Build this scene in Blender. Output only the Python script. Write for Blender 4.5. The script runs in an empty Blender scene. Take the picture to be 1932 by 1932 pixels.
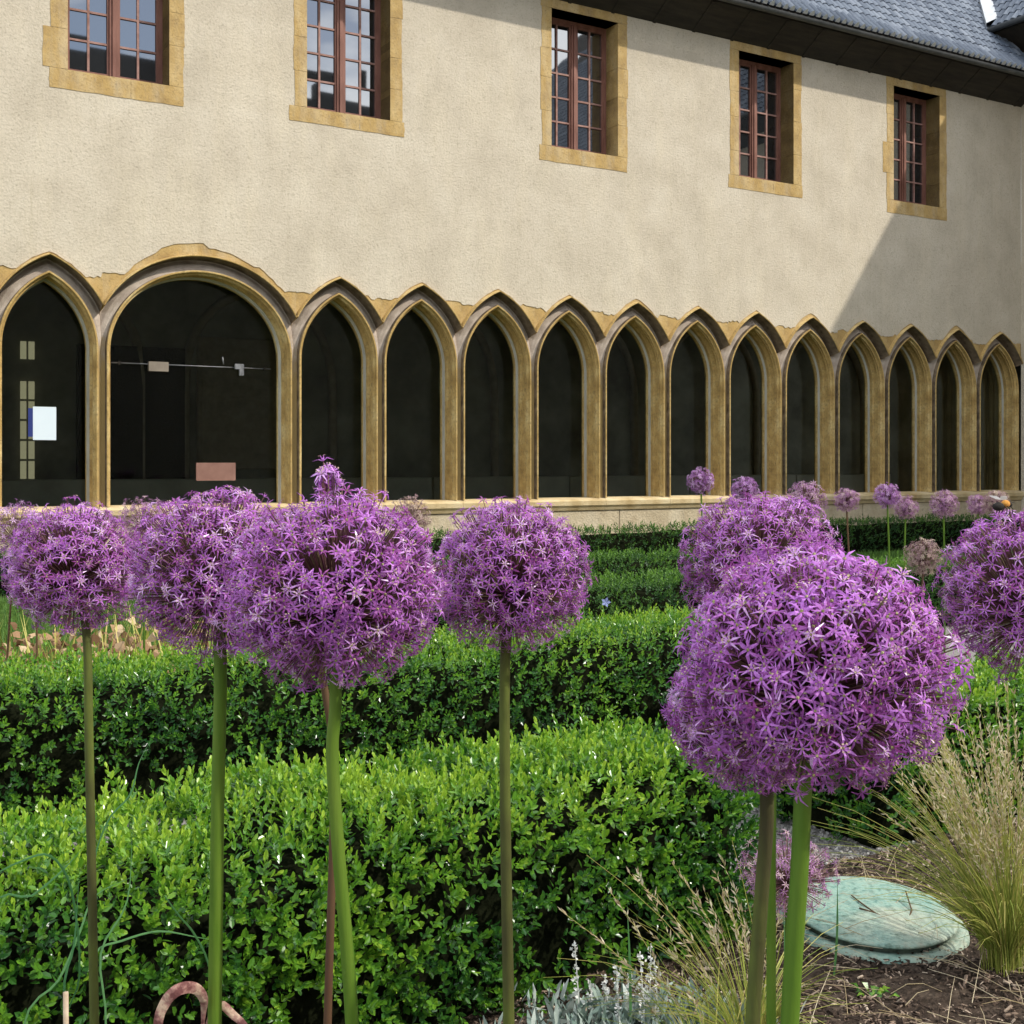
import bpy, math, random
import numpy as np
from mathutils import Vector, Matrix

random.seed(7); RNG = np.random.default_rng(7)
scene = bpy.context.scene
COL = scene.collection
R = math.radians

# ------------------------------------------------------------------ camera
F = 2300.0 / 1932.0                 # focal length in picture widths
EYE = 1.25
cam_d = bpy.data.cameras.new('camera'); cam = bpy.data.objects.new('camera', cam_d); COL.objects.link(cam)
cam_d.sensor_width = 36; cam_d.lens = 36 * F; cam_d.shift_y = -93 / 1932
cam_d.clip_start = 0.05; cam_d.clip_end = 2000
cam.location = (0, 0, EYE); cam.rotation_euler = (R(90), 0, 0)
scene.camera = cam

# ------------------------------------------------------------------ light
ANG = math.atan2(0.5125, 0.8587)    # direction of the cloister front
CA, SA = math.cos(ANG), math.sin(ANG)
sun_dir = Vector((0.9 * CA + SA, 0.9 * SA - CA, 1.27)).normalized()
EL = math.asin(sun_dir.z); AZ = math.atan2(sun_dir.x, sun_dir.y)
w = bpy.data.worlds.new('World'); scene.world = w; w.use_nodes = True
nt = w.node_tree; nt.nodes.clear()
out = nt.nodes.new('ShaderNodeOutputWorld'); bg = nt.nodes.new('ShaderNodeBackground')
sky = nt.nodes.new('ShaderNodeTexSky'); sky.sky_type = 'NISHITA'; sky.sun_disc = False
sky.sun_elevation = EL; sky.sun_rotation = AZ
tc = nt.nodes.new('ShaderNodeTexCoord'); cn = nt.nodes.new('ShaderNodeTexNoise')
cn.inputs['Scale'].default_value = 4.2; cn.inputs['Detail'].default_value = 7; cn.inputs['Roughness'].default_value = 0.58
mp = nt.nodes.new('ShaderNodeMapping'); mp.inputs['Scale'].default_value = (1, 1, 2.6)
cr = nt.nodes.new('ShaderNodeValToRGB'); cr.color_ramp.elements[0].position = 0.42; cr.color_ramp.elements[1].position = 0.60
mx = nt.nodes.new('ShaderNodeMix'); mx.data_type = 'RGBA'; mx.inputs[7].default_value = (13.5, 14, 14.6, 1)
nt.links.new(tc.outputs['Generated'], mp.inputs[0]); nt.links.new(mp.outputs[0], cn.inputs['Vector'])
nt.links.new(cn.outputs[0], cr.inputs[0]); nt.links.new(cr.outputs[0], mx.inputs[0])
nt.links.new(sky.outputs[0], mx.inputs[6]); nt.links.new(mx.outputs[2], bg.inputs[0])
bg.inputs[1].default_value = 0.15
nt.links.new(bg.outputs[0], out.inputs[0])
sd = bpy.data.lights.new('sun', 'SUN'); sd.energy = 3.0; sd.angle = R(1.0); sd.color = (1.0, 0.95, 0.86)
so = bpy.data.objects.new('sun', sd); COL.objects.link(so)
so.rotation_euler = (-sun_dir).to_track_quat('-Z', 'Y').to_euler(); so.location = (20, -8, 25)
vs = scene.view_settings
vs.view_transform = 'Standard'; vs.look = 'None'; vs.exposure = 0.48; vs.gamma = 1; vs.use_curve_mapping = False

# ------------------------------------------------------------------ frames
def W(s, t, z=0.0):
    """s runs along the cloister front, t away from the viewer towards it"""
    return Vector((s * CA - t * SA, s * SA + t * CA, z))
def cast_t(x, y, t):
    """where the sight line of picture point x,y meets the vertical plane t -> (s, z)"""
    k = (x - 966) / 2300; Z = t / (CA - SA * k); X = k * Z
    return CA * X + SA * Z, EYE - (y - 873) / 2300 * Z
def at(x, y, Z):
    return Vector(((x - 966) / 2300 * Z, Z, EYE - (y - 873) / 2300 * Z))
def ground_at(x, y, z=0.0):
    Z = (EYE - z) * 2300 / (y - 873)
    return at(x, y, Z)
U0, T0 = 2.85, 13.10                # origin of the cloister front

# ------------------------------------------------------------------ mesh helpers
def link(name, me, mats, parent=None, loc=None, rot=None):
    o = bpy.data.objects.new(name, me); COL.objects.link(o)
    if mats is not None and len(me.materials) == 0:
        for m in (mats if isinstance(mats, (list, tuple)) else [mats]): me.materials.append(m)
    if parent is not None: o.parent = parent
    if loc is not None: o.location = loc
    if rot is not None: o.rotation_euler = rot
    return o
def empty(name, loc=(0, 0, 0), rz=0.0, parent=None):
    o = bpy.data.objects.new(name, None); COL.objects.link(o); o.empty_display_size = 0.1
    o.location = loc; o.rotation_euler = (0, 0, rz)
    if parent is not None: o.parent = parent
    return o
def tag(o, label=None, cat=None, group=None, kind=None):
    if label: o['label'] = label
    if cat: o['category'] = cat
    if group: o['group'] = group
    if kind: o['kind'] = kind
    return o

class MB:
    def __init__(s): s.v = []; s.f = []; s.m = []; s.sm = []
    def add(s, vs, fs, mi=0, smooth=False):
        b = len(s.v); s.v += [tuple(p) for p in vs]
        for f in fs: s.f.append(tuple(b + i for i in f)); s.m.append(mi); s.sm.append(smooth)
    def box(s, x0, x1, y0, y1, z0, z1, mi=0, j=0.0):
        r = lambda: random.uniform(-j, j)
        vs = [(x + r(), y, z + r()) for z in (z0, z1) for y in (y0, y1) for x in (x0, x1)]
        s.add(vs, [(0, 2, 3, 1), (4, 5, 7, 6), (0, 1, 5, 4), (2, 6, 7, 3), (0, 4, 6, 2), (1, 3, 7, 5)], mi)
    def cbox(s, x0, x1, y0, y1, z0, z1, c=0.006, mi=0):
        """box whose face towards the viewer (y0) has bevelled edges"""
        vs = [(x0, y0 + c, z0), (x1, y0 + c, z0), (x1, y0 + c, z1), (x0, y0 + c, z1),
              (x0 + c, y0, z0 + c), (x1 - c, y0, z0 + c), (x1 - c, y0, z1 - c), (x0 + c, y0, z1 - c),
              (x0, y1, z0), (x1, y1, z0), (x1, y1, z1), (x0, y1, z1)]
        s.add(vs, [(4, 5, 6, 7), (0, 1, 5, 4), (1, 2, 6, 5), (2, 3, 7, 6), (3, 0, 4, 7),
                   (8, 9, 1, 0), (9, 10, 2, 1), (10, 11, 3, 2), (11, 8, 0, 3), (9, 8, 11, 10)], mi)
    def tube(s, pts, rad, n=8, mi=0, smooth=True, cap=True):
        pts = [Vector(p) for p in pts]; k = len(pts); D0 = (pts[-1] - pts[0]).normalized(); ref = Vector((0.02, 1, 0.05)) if abs(D0.z) > 0.6 else Vector((0.13, 0.21, 1))
        if not isinstance(rad, (list, tuple)): rad = [rad] * k
        b = []; up = Vector((0.13, 0.21, 1))
        for i, p in enumerate(pts):
            d = (pts[min(i + 1, k - 1)] - pts[max(i - 1, 0)]).normalized()
            a = d.cross(ref).normalized(); c = d.cross(a)
            for q in range(n):
                th = 2 * math.pi * q / n
                b.append(p + (a * math.cos(th) + c * math.sin(th)) * rad[i])
        fs = [(i * n + q, i * n + (q + 1) % n, (i + 1) * n + (q + 1) % n, (i + 1) * n + q) for i in range(k - 1) for q in range(n)]
        if cap: fs += [tuple(range(n))[::-1], tuple((k - 1) * n + q for q in range(n))]
        s.add(b, fs, mi, smooth)
    def mesh(s, name):
        me = bpy.data.meshes.new(name); me.from_pydata(s.v, [], s.f)
        me.polygons.foreach_set('material_index', s.m); me.polygons.foreach_set('use_smooth', s.sm)
        me.update(); return me
    def build(s, name, mats, parent=None, **k): return link(name, s.mesh(name), mats, parent, **k)

def np_mesh(name, V, Fq, attrs=None, mi=None, smooth=False):
    """V (n,3), Fq (m,k) faces all of k corners"""
    me = bpy.data.meshes.new(name); V = np.asarray(V, np.float32); Fq = np.asarray(Fq, np.int32); k = Fq.shape[1]
    me.vertices.add(len(V)); me.vertices.foreach_set('co', V.ravel())
    me.loops.add(Fq.size); me.loops.foreach_set('vertex_index', Fq.ravel())
    me.polygons.add(len(Fq)); me.polygons.foreach_set('loop_start', np.arange(0, Fq.size, k, dtype=np.int32))
    if mi is not None: me.polygons.foreach_set('material_index', np.asarray(mi, np.int32))
    me.polygons.foreach_set('use_smooth', np.full(len(Fq), smooth))
    me.update(calc_edges=True)
    for a, val in (attrs or {}).items():
        at_ = me.attributes.new(a, 'FLOAT', 'POINT'); at_.data.foreach_set('value', np.asarray(val, np.float32))
    return me
def frames(axis, twist=None):
    """(N,3) unit axes -> (N,3,3) matrices whose z column is the axis"""
    N = len(axis); z = axis / np.linalg.norm(axis, axis=1, keepdims=True)
    r = RNG.normal(size=(N, 3)); x = np.cross(r, z); x /= np.linalg.norm(x, axis=1, keepdims=True) + 1e-9
    y = np.cross(z, x); return np.stack([x, y, z], axis=2)
def scatter(tV, tF, M, loc, scl, tmi=None, tattr=None):
    """joins N copies of a template"""
    N = len(loc); n = len(tV)
    V = np.einsum('nij,kj->nki', M, tV) * np.asarray(scl).reshape(N, 1, 1) + loc[:, None, :]
    Fq = (tF[None] + (np.arange(N) * n)[:, None, None]).reshape(-1, tF.shape[1])
    mi = None if tmi is None else np.tile(tmi, N)
    return V.reshape(-1, 3), Fq, mi
def snoise(p, sc, seed=0):
    """cheap smooth noise made of sines, about -1..1"""
    r = np.random.default_rng(seed); o = np.zeros(len(p))
    for i in range(6):
        k = r.normal(size=3); k *= sc * (0.6 + 0.35 * i) / np.linalg.norm(k)
        o += np.sin(p @ k * 6.28 + r.uniform(0, 6.28)) / (1 + 0.25 * i)
    return o / 3.2

# ------------------------------------------------------------------ materials
def mat(name, base=(0.5, 0.5, 0.5), rough=0.8, spec=0.3, var=None, vscale=5, bump=0.0, bscale=60, detail=6,
        attr=None, ramp=None, trans=0.0, extra=None, objrand=False, coords='Object', stretch=(1, 1, 1), bdetail=4):
    m = bpy.data.materials.new(name); m.use_nodes = True; n = m.node_tree; N = n.nodes; L = n.links
    b = N['Principled BSDF']; b.inputs['Base Color'].default_value = (*base, 1); b.inputs['Roughness'].default_value = rough
    b.inputs['Specular IOR Level'].default_value = spec
    t = N.new('ShaderNodeTexCoord'); mpn = N.new('ShaderNodeMapping'); mpn.inputs['Scale'].default_value = stretch
    L.new(t.outputs[coords], mpn.inputs[0]); vec = mpn.outputs[0]
    colo = None
    if ramp:
        rp = N.new('ShaderNodeValToRGB'); e = rp.color_ramp
        while len(e.elements) < len(ramp): e.elements.new(0.5)
        for el, (p, c) in zip(e.elements, ramp): el.position = p; el.color = (*c, 1)
        if attr:
            a = N.new('ShaderNodeAttribute'); a.attribute_name = attr; L.new(a.outputs['Fac'], rp.inputs[0])
        elif objrand:
            a = N.new('ShaderNodeObjectInfo'); L.new(a.outputs['Random'], rp.inputs[0])
        else:
            a = N.new('ShaderNodeTexNoise'); a.inputs['Scale'].default_value = vscale; a.inputs['Detail'].default_value = detail
            a.inputs['Roughness'].default_value = 0.6; L.new(vec, a.inputs['Vector']); L.new(a.outputs[0], rp.inputs[0])
        colo = rp.outputs[0]
    if var:
        a = N.new('ShaderNodeTexNoise'); a.inputs['Scale'].default_value = vscale; a.inputs['Detail'].default_value = detail
        a.inputs['Roughness'].default_value = 0.65; L.new(vec, a.inputs['Vector'])
        r2 = N.new('ShaderNodeMapRange'); r2.inputs[1].default_value = 0.35; r2.inputs[2].default_value = 0.65
        L.new(a.outputs[0], r2.inputs[0])
        q = N.new('ShaderNodeMix'); q.data_type = 'RGBA'; q.inputs[7].default_value = (*var, 1)
        if colo: L.new(colo, q.inputs[6])
        else: q.inputs[6].default_value = (*base, 1)
        L.new(r2.outputs[0], q.inputs[0]); colo = q.outputs[2]
    if extra: colo = extra(N, L, vec, colo)
    if colo: L.new(colo, b.inputs['Base Color'])
    if bump:
        a = N.new('ShaderNodeTexNoise'); a.inputs['Scale'].default_value = bscale; a.inputs['Detail'].default_value = bdetail
        L.new(vec, a.inputs['Vector']); bp = N.new('ShaderNodeBump'); bp.inputs['Strength'].default_value = 1
        bp.inputs['Distance'].default_value = bump; L.new(a.outputs[0], bp.inputs['Height']); L.new(bp.outputs[0], b.inputs['Normal'])
    if trans:
        tr = N.new('ShaderNodeBsdfTranslucent'); ms = N.new('ShaderNodeMixShader'); ms.inputs[0].default_value = trans
        if colo: L.new(colo, tr.inputs[0])
        else: tr.inputs[0].default_value = (*base, 1)
        L.new(b.outputs[0], ms.inputs[1]); L.new(tr.outputs[0], ms.inputs[2]); L.new(ms.outputs[0], N['Material Output'].inputs[0])
    return m

def stains(N, L, vec, colo, dark=(0.30, 0.26, 0.18), fine=(0.26, 0.23, 0.17), amt=0.55):
    """blotches, vertical runs and scattered fine speckle of old render"""
    def noise(sc, det, st=(1, 1, 1), rgh=0.6):
        m_ = N.new('ShaderNodeMapping'); m_.inputs['Scale'].default_value = st; L.new(vec, m_.inputs[0])
        a = N.new('ShaderNodeTexNoise'); a.inputs['Scale'].default_value = sc; a.inputs['Detail'].default_value = det
        a.inputs['Roughness'].default_value = rgh; L.new(m_.outputs[0], a.inputs['Vector']); return a.outputs[0]
    def mr(src, a0, a1, hi):
        r = N.new('ShaderNodeMapRange'); r.inputs[1].default_value = a0; r.inputs[2].default_value = a1; r.inputs[4].default_value = hi
        L.new(src, r.inputs[0]); return r.outputs[0]
    def mixc(fac, a, c):
        q = N.new('ShaderNodeMix'); q.data_type = 'RGBA'; L.new(fac, q.inputs[0]); L.new(a, q.inputs[6]); q.inputs[7].default_value = (*c, 1); return q.outputs[2]
    c = mixc(mr(noise(2.2, 9, rgh=0.82), 0.52, 0.74, amt * 0.28), colo, dark)
    c = mixc(mr(noise(3.0, 5, (1, 1, 0.22)), 0.48, 0.72, amt * 0.7), c, (0.60, 0.52, 0.38))
    c = mixc(mr(noise(0.8, 8, (1.3, 1, 0.5), 0.75), 0.50, 0.70, amt * 0.22), c, (0.34, 0.30, 0.22))
    c = mixc(mr(noise(14, 8, (1, 1, 0.5), 0.85), 0.54, 0.66, amt * 0.7), c, (0.31, 0.265, 0.19))
    c = mixc(mr(noise(5, 6, (1.6, 1, 0.09), 0.7), 0.56, 0.72, amt * 0.45), c, (0.33, 0.28, 0.19))
    c = mixc(mr(noise(9, 9, (1, 1, 1), 0.9), 0.40, 0.30, amt * 0.9), c, (0.66, 0.59, 0.46))
    c = mixc(mr(noise(34, 6, rgh=0.78), 0.535, 0.68, amt * 1.15), c, fine)
    c = mixc(mr(noise(95, 3, rgh=0.8), 0.60, 0.70, amt * 1.1), c, (0.20, 0.18, 0.13))
    return c

M = {}
M['plaster'] = mat('plaster', rough=0.95, spec=0.1, ramp=[(0.3, (0.44, 0.38, 0.29)), (0.5, (0.505, 0.44, 0.34)), (0.7, (0.56, 0.495, 0.39))],
                   vscale=1.7, detail=8, bump=0.007, bscale=42, bdetail=8, extra=lambda N, L, v, c: stains(N, L, v, c))
M['ochre_stone'] = mat('ochre_stone', extra=lambda N, L, v, c: stains(N, L, v, c, dark=(0.24, 0.16, 0.08), fine=(0.19, 0.13, 0.06), amt=0.6), rough=0.9, spec=0.15, ramp=[(0.3, (0.28, 0.18, 0.07)), (0.5, (0.42, 0.28, 0.105)), (0.7, (0.50, 0.355, 0.155))],
                       vscale=4, detail=8, bump=0.006, bscale=45, bdetail=8)
def arch_extra(N, L, vec, colo):
    b = N.new('ShaderNodeTexNoise'); b.inputs['Scale'].default_value = 30; b.inputs['Detail'].default_value = 5; L.new(vec, b.inputs['Vector'])
    r2 = N.new('ShaderNodeMapRange'); r2.inputs[1].default_value = 0.5; r2.inputs[2].default_value = 0.72; r2.inputs[4].default_value = 0.6; L.new(b.outputs[0], r2.inputs[0])
    q2 = N.new('ShaderNodeMix'); q2.data_type = 'RGBA'; L.new(r2.outputs[0], q2.inputs[0]); L.new(colo, q2.inputs[6]); q2.inputs[7].default_value = (0.18, 0.13, 0.065, 1)
    return q2.outputs[2]
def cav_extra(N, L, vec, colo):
    # grey of the hollow gives way to ochre stone down the piers
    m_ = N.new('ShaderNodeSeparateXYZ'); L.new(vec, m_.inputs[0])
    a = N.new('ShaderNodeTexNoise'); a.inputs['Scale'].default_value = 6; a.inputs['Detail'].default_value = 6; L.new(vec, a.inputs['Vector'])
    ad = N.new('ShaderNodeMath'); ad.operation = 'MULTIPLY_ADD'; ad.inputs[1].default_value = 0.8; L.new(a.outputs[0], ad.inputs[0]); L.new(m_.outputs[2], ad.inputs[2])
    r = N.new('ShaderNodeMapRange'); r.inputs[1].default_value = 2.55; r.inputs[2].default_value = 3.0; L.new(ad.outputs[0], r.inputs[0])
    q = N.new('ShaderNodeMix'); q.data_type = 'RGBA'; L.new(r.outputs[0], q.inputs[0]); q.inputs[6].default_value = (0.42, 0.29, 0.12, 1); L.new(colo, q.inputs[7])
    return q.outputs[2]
M['groove_shade_stone'] = mat('groove_shade_stone', rough=0.95, spec=0.1, ramp=[(0.35, (0.10, 0.075, 0.05)), (0.65, (0.24, 0.18, 0.12))], vscale=9, detail=8, bump=0.004, bscale=60)  # shade of the grooves and hood wall, painted as darker stone
M['pale_stone'] = mat('pale_stone', rough=0.9, spec=0.15, ramp=[(0.3, (0.34, 0.32, 0.26)), (0.7, (0.58, 0.56, 0.48))], vscale=3, stretch=(1, 1, 0.4), detail=7, bump=0.004, bscale=50)
M['reveal_shade'] = mat('reveal_shade', rough=0.9, spec=0.1, ramp=[(0.3, (0.075, 0.05, 0.026)), (0.7, (0.15, 0.10, 0.05))], vscale=5, detail=7, bump=0.004, bscale=50)  # brown darkened to put shade into the window reveal faces
M['glazing_bar'] = mat('glazing_bar', rough=0.6, spec=0.3, ramp=[(0.3, (0.20, 0.095, 0.07)), (0.7, (0.38, 0.22, 0.18))], vscale=14)
M['arch_stone'] = mat('arch_stone', rough=0.9, spec=0.15, ramp=[(0.32, (0.30, 0.19, 0.065)), (0.5, (0.46, 0.31, 0.115)), (0.68, (0.60, 0.46, 0.22))],
                      vscale=3.2, detail=8, bump=0.006, bscale=50, extra=arch_extra, bdetail=8)
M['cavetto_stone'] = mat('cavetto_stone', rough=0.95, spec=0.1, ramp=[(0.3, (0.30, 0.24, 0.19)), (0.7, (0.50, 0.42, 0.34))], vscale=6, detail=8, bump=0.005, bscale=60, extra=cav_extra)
M['sill_stone'] = mat('sill_stone', rough=0.9, spec=0.15, ramp=[(0.3, (0.36, 0.25, 0.11)), (0.5, (0.52, 0.40, 0.22)), (0.7, (0.62, 0.52, 0.33))], vscale=3, detail=8,
                      bump=0.006, bscale=50)
M['rubble'] = mat('rubble', rough=0.95, spec=0.1, ramp=[(0.3, (0.38, 0.30, 0.19)), (0.7, (0.56, 0.47, 0.32))], vscale=5, detail=8, bump=0.012, bscale=40,
                  extra=lambda N, L, v, c: stains(N, L, v, c, amt=0.7))
M['window_wood'] = mat('window_wood', rough=0.6, spec=0.3, ramp=[(0.3, (0.14, 0.055, 0.036)), (0.7, (0.27, 0.125, 0.09))], vscale=8, stretch=(1, 1, 0.3))
M['glass'] = mat('glass', base=(0.012, 0.014, 0.016), rough=0.02, spec=1.0)
M['glass'].node_tree.nodes['Principled BSDF'].inputs['IOR'].default_value = 2.0
def shop_glass():
    m = bpy.data.materials.new('arcade_glass'); m.use_nodes = True; N = m.node_tree.nodes; L = m.node_tree.links; N.remove(N['Principled BSDF'])
    t = N.new('ShaderNodeBsdfTransparent'); t.inputs[0].default_value = (0.80, 0.83, 0.78, 1)
    g = N.new('ShaderNodeBsdfGlossy'); g.inputs['Roughness'].default_value = 0.03; g.inputs[0].default_value = (0.9, 0.95, 1, 1)
    f = N.new('ShaderNodeFresnel'); f.inputs[0].default_value = 1.22; ms = N.new('ShaderNodeMixShader')
    L.new(f.outputs[0], ms.inputs[0]); L.new(t.outputs[0], ms.inputs[1]); L.new(g.outputs[0], ms.inputs[2]); L.new(ms.outputs[0], N['Material Output'].inputs[0])
    return m
M['arcade_glass'] = shop_glass()
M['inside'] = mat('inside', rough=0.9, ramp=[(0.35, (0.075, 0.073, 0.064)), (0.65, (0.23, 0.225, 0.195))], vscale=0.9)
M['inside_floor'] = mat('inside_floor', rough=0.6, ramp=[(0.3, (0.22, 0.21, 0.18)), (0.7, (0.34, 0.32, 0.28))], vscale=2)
M['dark_timber'] = mat('dark_timber', rough=0.8, ramp=[(0.3, (0.018, 0.015, 0.012)), (0.7, (0.042, 0.034, 0.025))], vscale=7, stretch=(0.3, 2, 2), bump=0.003)
M['slate'] = mat('slate', rough=0.42, spec=0.5, objrand=True, ramp=[(0.0, (0.06, 0.075, 0.10)), (0.5, (0.10, 0.12, 0.15)), (1.0, (0.17, 0.19, 0.22))], bump=0.002, bscale=70)
M['slate_far'] = mat('slate_far', rough=0.42, spec=0.5, attr='v', ramp=[(0.0, (0.06, 0.075, 0.10)), (0.5, (0.10, 0.12, 0.15)), (1.0, (0.17, 0.19, 0.22))], bump=0.002, bscale=70)
M['tile_lip'] = mat('tile_lip', rough=0.6, ramp=[(0.3, (0.55, 0.56, 0.55)), (0.7, (0.74, 0.74, 0.72))], vscale=9)
M['lead'] = mat('lead', rough=0.45, spec=0.5, ramp=[(0.3, (0.45, 0.46, 0.46)), (0.7, (0.62, 0.62, 0.60))], vscale=6)
M['gutter'] = mat('gutter', rough=0.5, ramp=[(0.3, (0.05, 0.055, 0.055)), (0.7, (0.10, 0.10, 0.10))], vscale=8)
M['paper'] = mat('paper', rough=0.8, ramp=[(0.3, (0.60, 0.68, 0.74)), (0.7, (0.64, 0.72, 0.77))], vscale=4)
M['blue_paper'] = mat('blue_paper', rough=0.7, ramp=[(0.3, (0.015, 0.025, 0.14)), (0.7, (0.025, 0.04, 0.18))], vscale=4)
M['pink_sign'] = mat('pink_sign', rough=0.7, ramp=[(0.3, (0.17, 0.085, 0.065)), (0.7, (0.24, 0.13, 0.10))], vscale=7)
M['metal'] = mat('metal', rough=0.35, spec=0.6, ramp=[(0.3, (0.06, 0.06, 0.06)), (0.7, (0.22, 0.22, 0.23))], vscale=9)
M['tan_box'] = mat('tan_box', rough=0.7, ramp=[(0.3, (0.16, 0.13, 0.10)), (0.7, (0.24, 0.20, 0.155))], vscale=9)

M['gravel'] = mat('gravel', rough=0.95, spec=0.15, ramp=[(0.3, (0.13, 0.115, 0.10)), (0.5, (0.22, 0.205, 0.185)), (0.7, (0.33, 0.31, 0.285))], vscale=70, detail=6, bump=0.012, bscale=90)
M['pebble'] = mat('pebble', rough=0.9, spec=0.2, attr='v', ramp=[(0, (0.12, 0.11, 0.10)), (0.6, (0.23, 0.215, 0.195)), (1, (0.40, 0.38, 0.35))])
M['lawn'] = mat('lawn', rough=1, spec=0.0, ramp=[(0.3, (0.035, 0.075, 0.015)), (0.7, (0.08, 0.14, 0.03))], vscale=9, detail=8, bump=0.02, bscale=60)
M['grass'] = mat('grass', rough=0.6, spec=0.25, attr='v', ramp=[(0, (0.05, 0.12, 0.02)), (1, (0.12, 0.22, 0.045))], trans=0.3)
M['soil'] = mat('soil', rough=1, spec=0.05, ramp=[(0.3, (0.025, 0.018, 0.013)), (0.5, (0.055, 0.04, 0.03)), (0.7, (0.10, 0.075, 0.055))], vscale=30, detail=8, bump=0.025, bscale=50)
M['mulch'] = mat('mulch', rough=0.9, spec=0.2, attr='v', ramp=[(0, (0.02, 0.014, 0.010)), (0.45, (0.09, 0.06, 0.042)), (0.8, (0.25, 0.18, 0.13)), (1, (0.50, 0.40, 0.30))])
M['dry_leaf'] = mat('dry_leaf', rough=0.85, spec=0.2, attr='v', ramp=[(0, (0.16, 0.09, 0.045)), (0.6, (0.36, 0.22, 0.12)), (1, (0.55, 0.42, 0.26))], trans=0.2)
M['hedge_core'] = mat('hedge_core', rough=1, spec=0, ramp=[(0.3, (0.003, 0.004, 0.002)), (0.7, (0.012, 0.014, 0.007))], vscale=25, bump=0.01, bscale=40)
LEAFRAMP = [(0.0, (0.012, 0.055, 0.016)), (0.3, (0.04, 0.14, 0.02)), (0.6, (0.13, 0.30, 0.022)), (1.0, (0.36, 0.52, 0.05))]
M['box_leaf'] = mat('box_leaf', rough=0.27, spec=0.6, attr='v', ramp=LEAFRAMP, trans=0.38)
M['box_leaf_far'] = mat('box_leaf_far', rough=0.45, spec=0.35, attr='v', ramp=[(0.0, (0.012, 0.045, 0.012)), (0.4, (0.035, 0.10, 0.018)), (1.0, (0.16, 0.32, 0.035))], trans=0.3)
M['stem'] = mat('stem', rough=0.62, spec=0.25, bump=0.0012, bscale=160, ramp=[(0.3, (0.035, 0.085, 0.006)), (0.5, (0.075, 0.145, 0.010)), (0.7, (0.12, 0.185, 0.02))], vscale=30, stretch=(1, 1, 0.12), detail=4)
M['stem_olive'] = mat('stem_olive', rough=0.65, spec=0.22, bump=0.0012, bscale=160, ramp=[(0.35, (0.035, 0.024, 0.014)), (0.5, (0.065, 0.07, 0.018)), (0.65, (0.11, 0.14, 0.024))], vscale=16, stretch=(1, 1, 0.25), detail=4)
M['stem_brown'] = mat('stem_brown', rough=0.6, spec=0.25, ramp=[(0.3, (0.07, 0.03, 0.018)), (0.7, (0.13, 0.085, 0.035))], vscale=10, stretch=(1, 1, 0.2))
PUR = [(0.0, (0.40, 0.09, 0.47)), (0.5, (0.66, 0.26, 0.76)), (1.0, (0.87, 0.60, 0.93))]
M['petal'] = mat('petal', rough=0.30, spec=0.7, objrand=True, ramp=PUR, trans=0.42)
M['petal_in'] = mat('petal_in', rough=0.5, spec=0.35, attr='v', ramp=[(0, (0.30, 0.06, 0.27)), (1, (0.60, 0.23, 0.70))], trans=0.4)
M['petal_far'] = mat('petal_far', rough=0.5, spec=0.35, attr='v', ramp=[(0, (0.26, 0.08, 0.28)), (0.6, (0.46, 0.20, 0.52)), (1, (0.70, 0.48, 0.72))], trans=0.32)
M['petal_pink'] = mat('petal_pink', rough=0.5, spec=0.35, attr='v', ramp=[(0, (0.30, 0.12, 0.28)), (0.6, (0.46, 0.23, 0.42)), (1, (0.60, 0.44, 0.44))], trans=0.3)
M['petal_faded'] = mat('petal_faded', rough=0.6, spec=0.2, attr='v', ramp=[(0, (0.30, 0.17, 0.20)), (0.6, (0.42, 0.28, 0.28)), (1, (0.55, 0.44, 0.34))], trans=0.25)
M['ovary'] = mat('ovary', rough=0.5, ramp=[(0.3, (0.16, 0.16, 0.04)), (0.7, (0.38, 0.36, 0.16))], vscale=200)
M['pedicel'] = mat('pedicel', rough=0.6, spec=0.2, attr='v', ramp=[(0, (0.07, 0.045, 0.03)), (0.5, (0.16, 0.06, 0.08)), (1, (0.17, 0.15, 0.06))])
M['bract'] = mat('bract', rough=0.8, ramp=[(0.3, (0.45, 0.33, 0.22)), (0.7, (0.62, 0.50, 0.36))], vscale=60, trans=0.25)
M['fescue'] = mat('fescue', rough=0.6, spec=0.3, attr='v', ramp=[(0, (0.16, 0.23, 0.03)), (0.5, (0.34, 0.37, 0.07)), (1, (0.58, 0.46, 0.16))], trans=0.2)
M['seed'] = mat('seed', rough=0.8, spec=0.2, attr='v', ramp=[(0, (0.36, 0.27, 0.15)), (0.5, (0.58, 0.48, 0.30)), (1, (0.72, 0.64, 0.48))], trans=0.5)
M['blade'] = mat('blade', rough=0.5, spec=0.35, attr='v', ramp=[(0, (0.03, 0.12, 0.035)), (1, (0.10, 0.24, 0.08))], trans=0.25)
M['silver'] = mat('silver', rough=0.9, spec=0.1, attr='v', ramp=[(0, (0.13, 0.19, 0.15)), (0.6, (0.26, 0.32, 0.27)), (1, (0.45, 0.48, 0.42))])
M['silver_flower'] = mat('silver_flower', rough=0.9, spec=0.1, attr='v', ramp=[(0, (0.50, 0.51, 0.46)), (1, (0.80, 0.78, 0.73))])
M['teal'] = mat('teal', extra=lambda N, L, v, c: stains(N, L, v, c, dark=(0.14, 0.20, 0.13), fine=(0.09, 0.13, 0.09), amt=0.75), rough=0.75, spec=0.3, ramp=[(0.36, (0.10, 0.20, 0.165)), (0.5, (0.22, 0.36, 0.31)), (0.62, (0.44, 0.60, 0.53))], vscale=55, detail=4, bump=0.002, bscale=120,
                var=(0.20, 0.29, 0.22))
M['teal_dark'] = mat('teal_dark', rough=0.7, ramp=[(0.3, (0.02, 0.03, 0.022)), (0.7, (0.11, 0.14, 0.10))], vscale=60)
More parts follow.
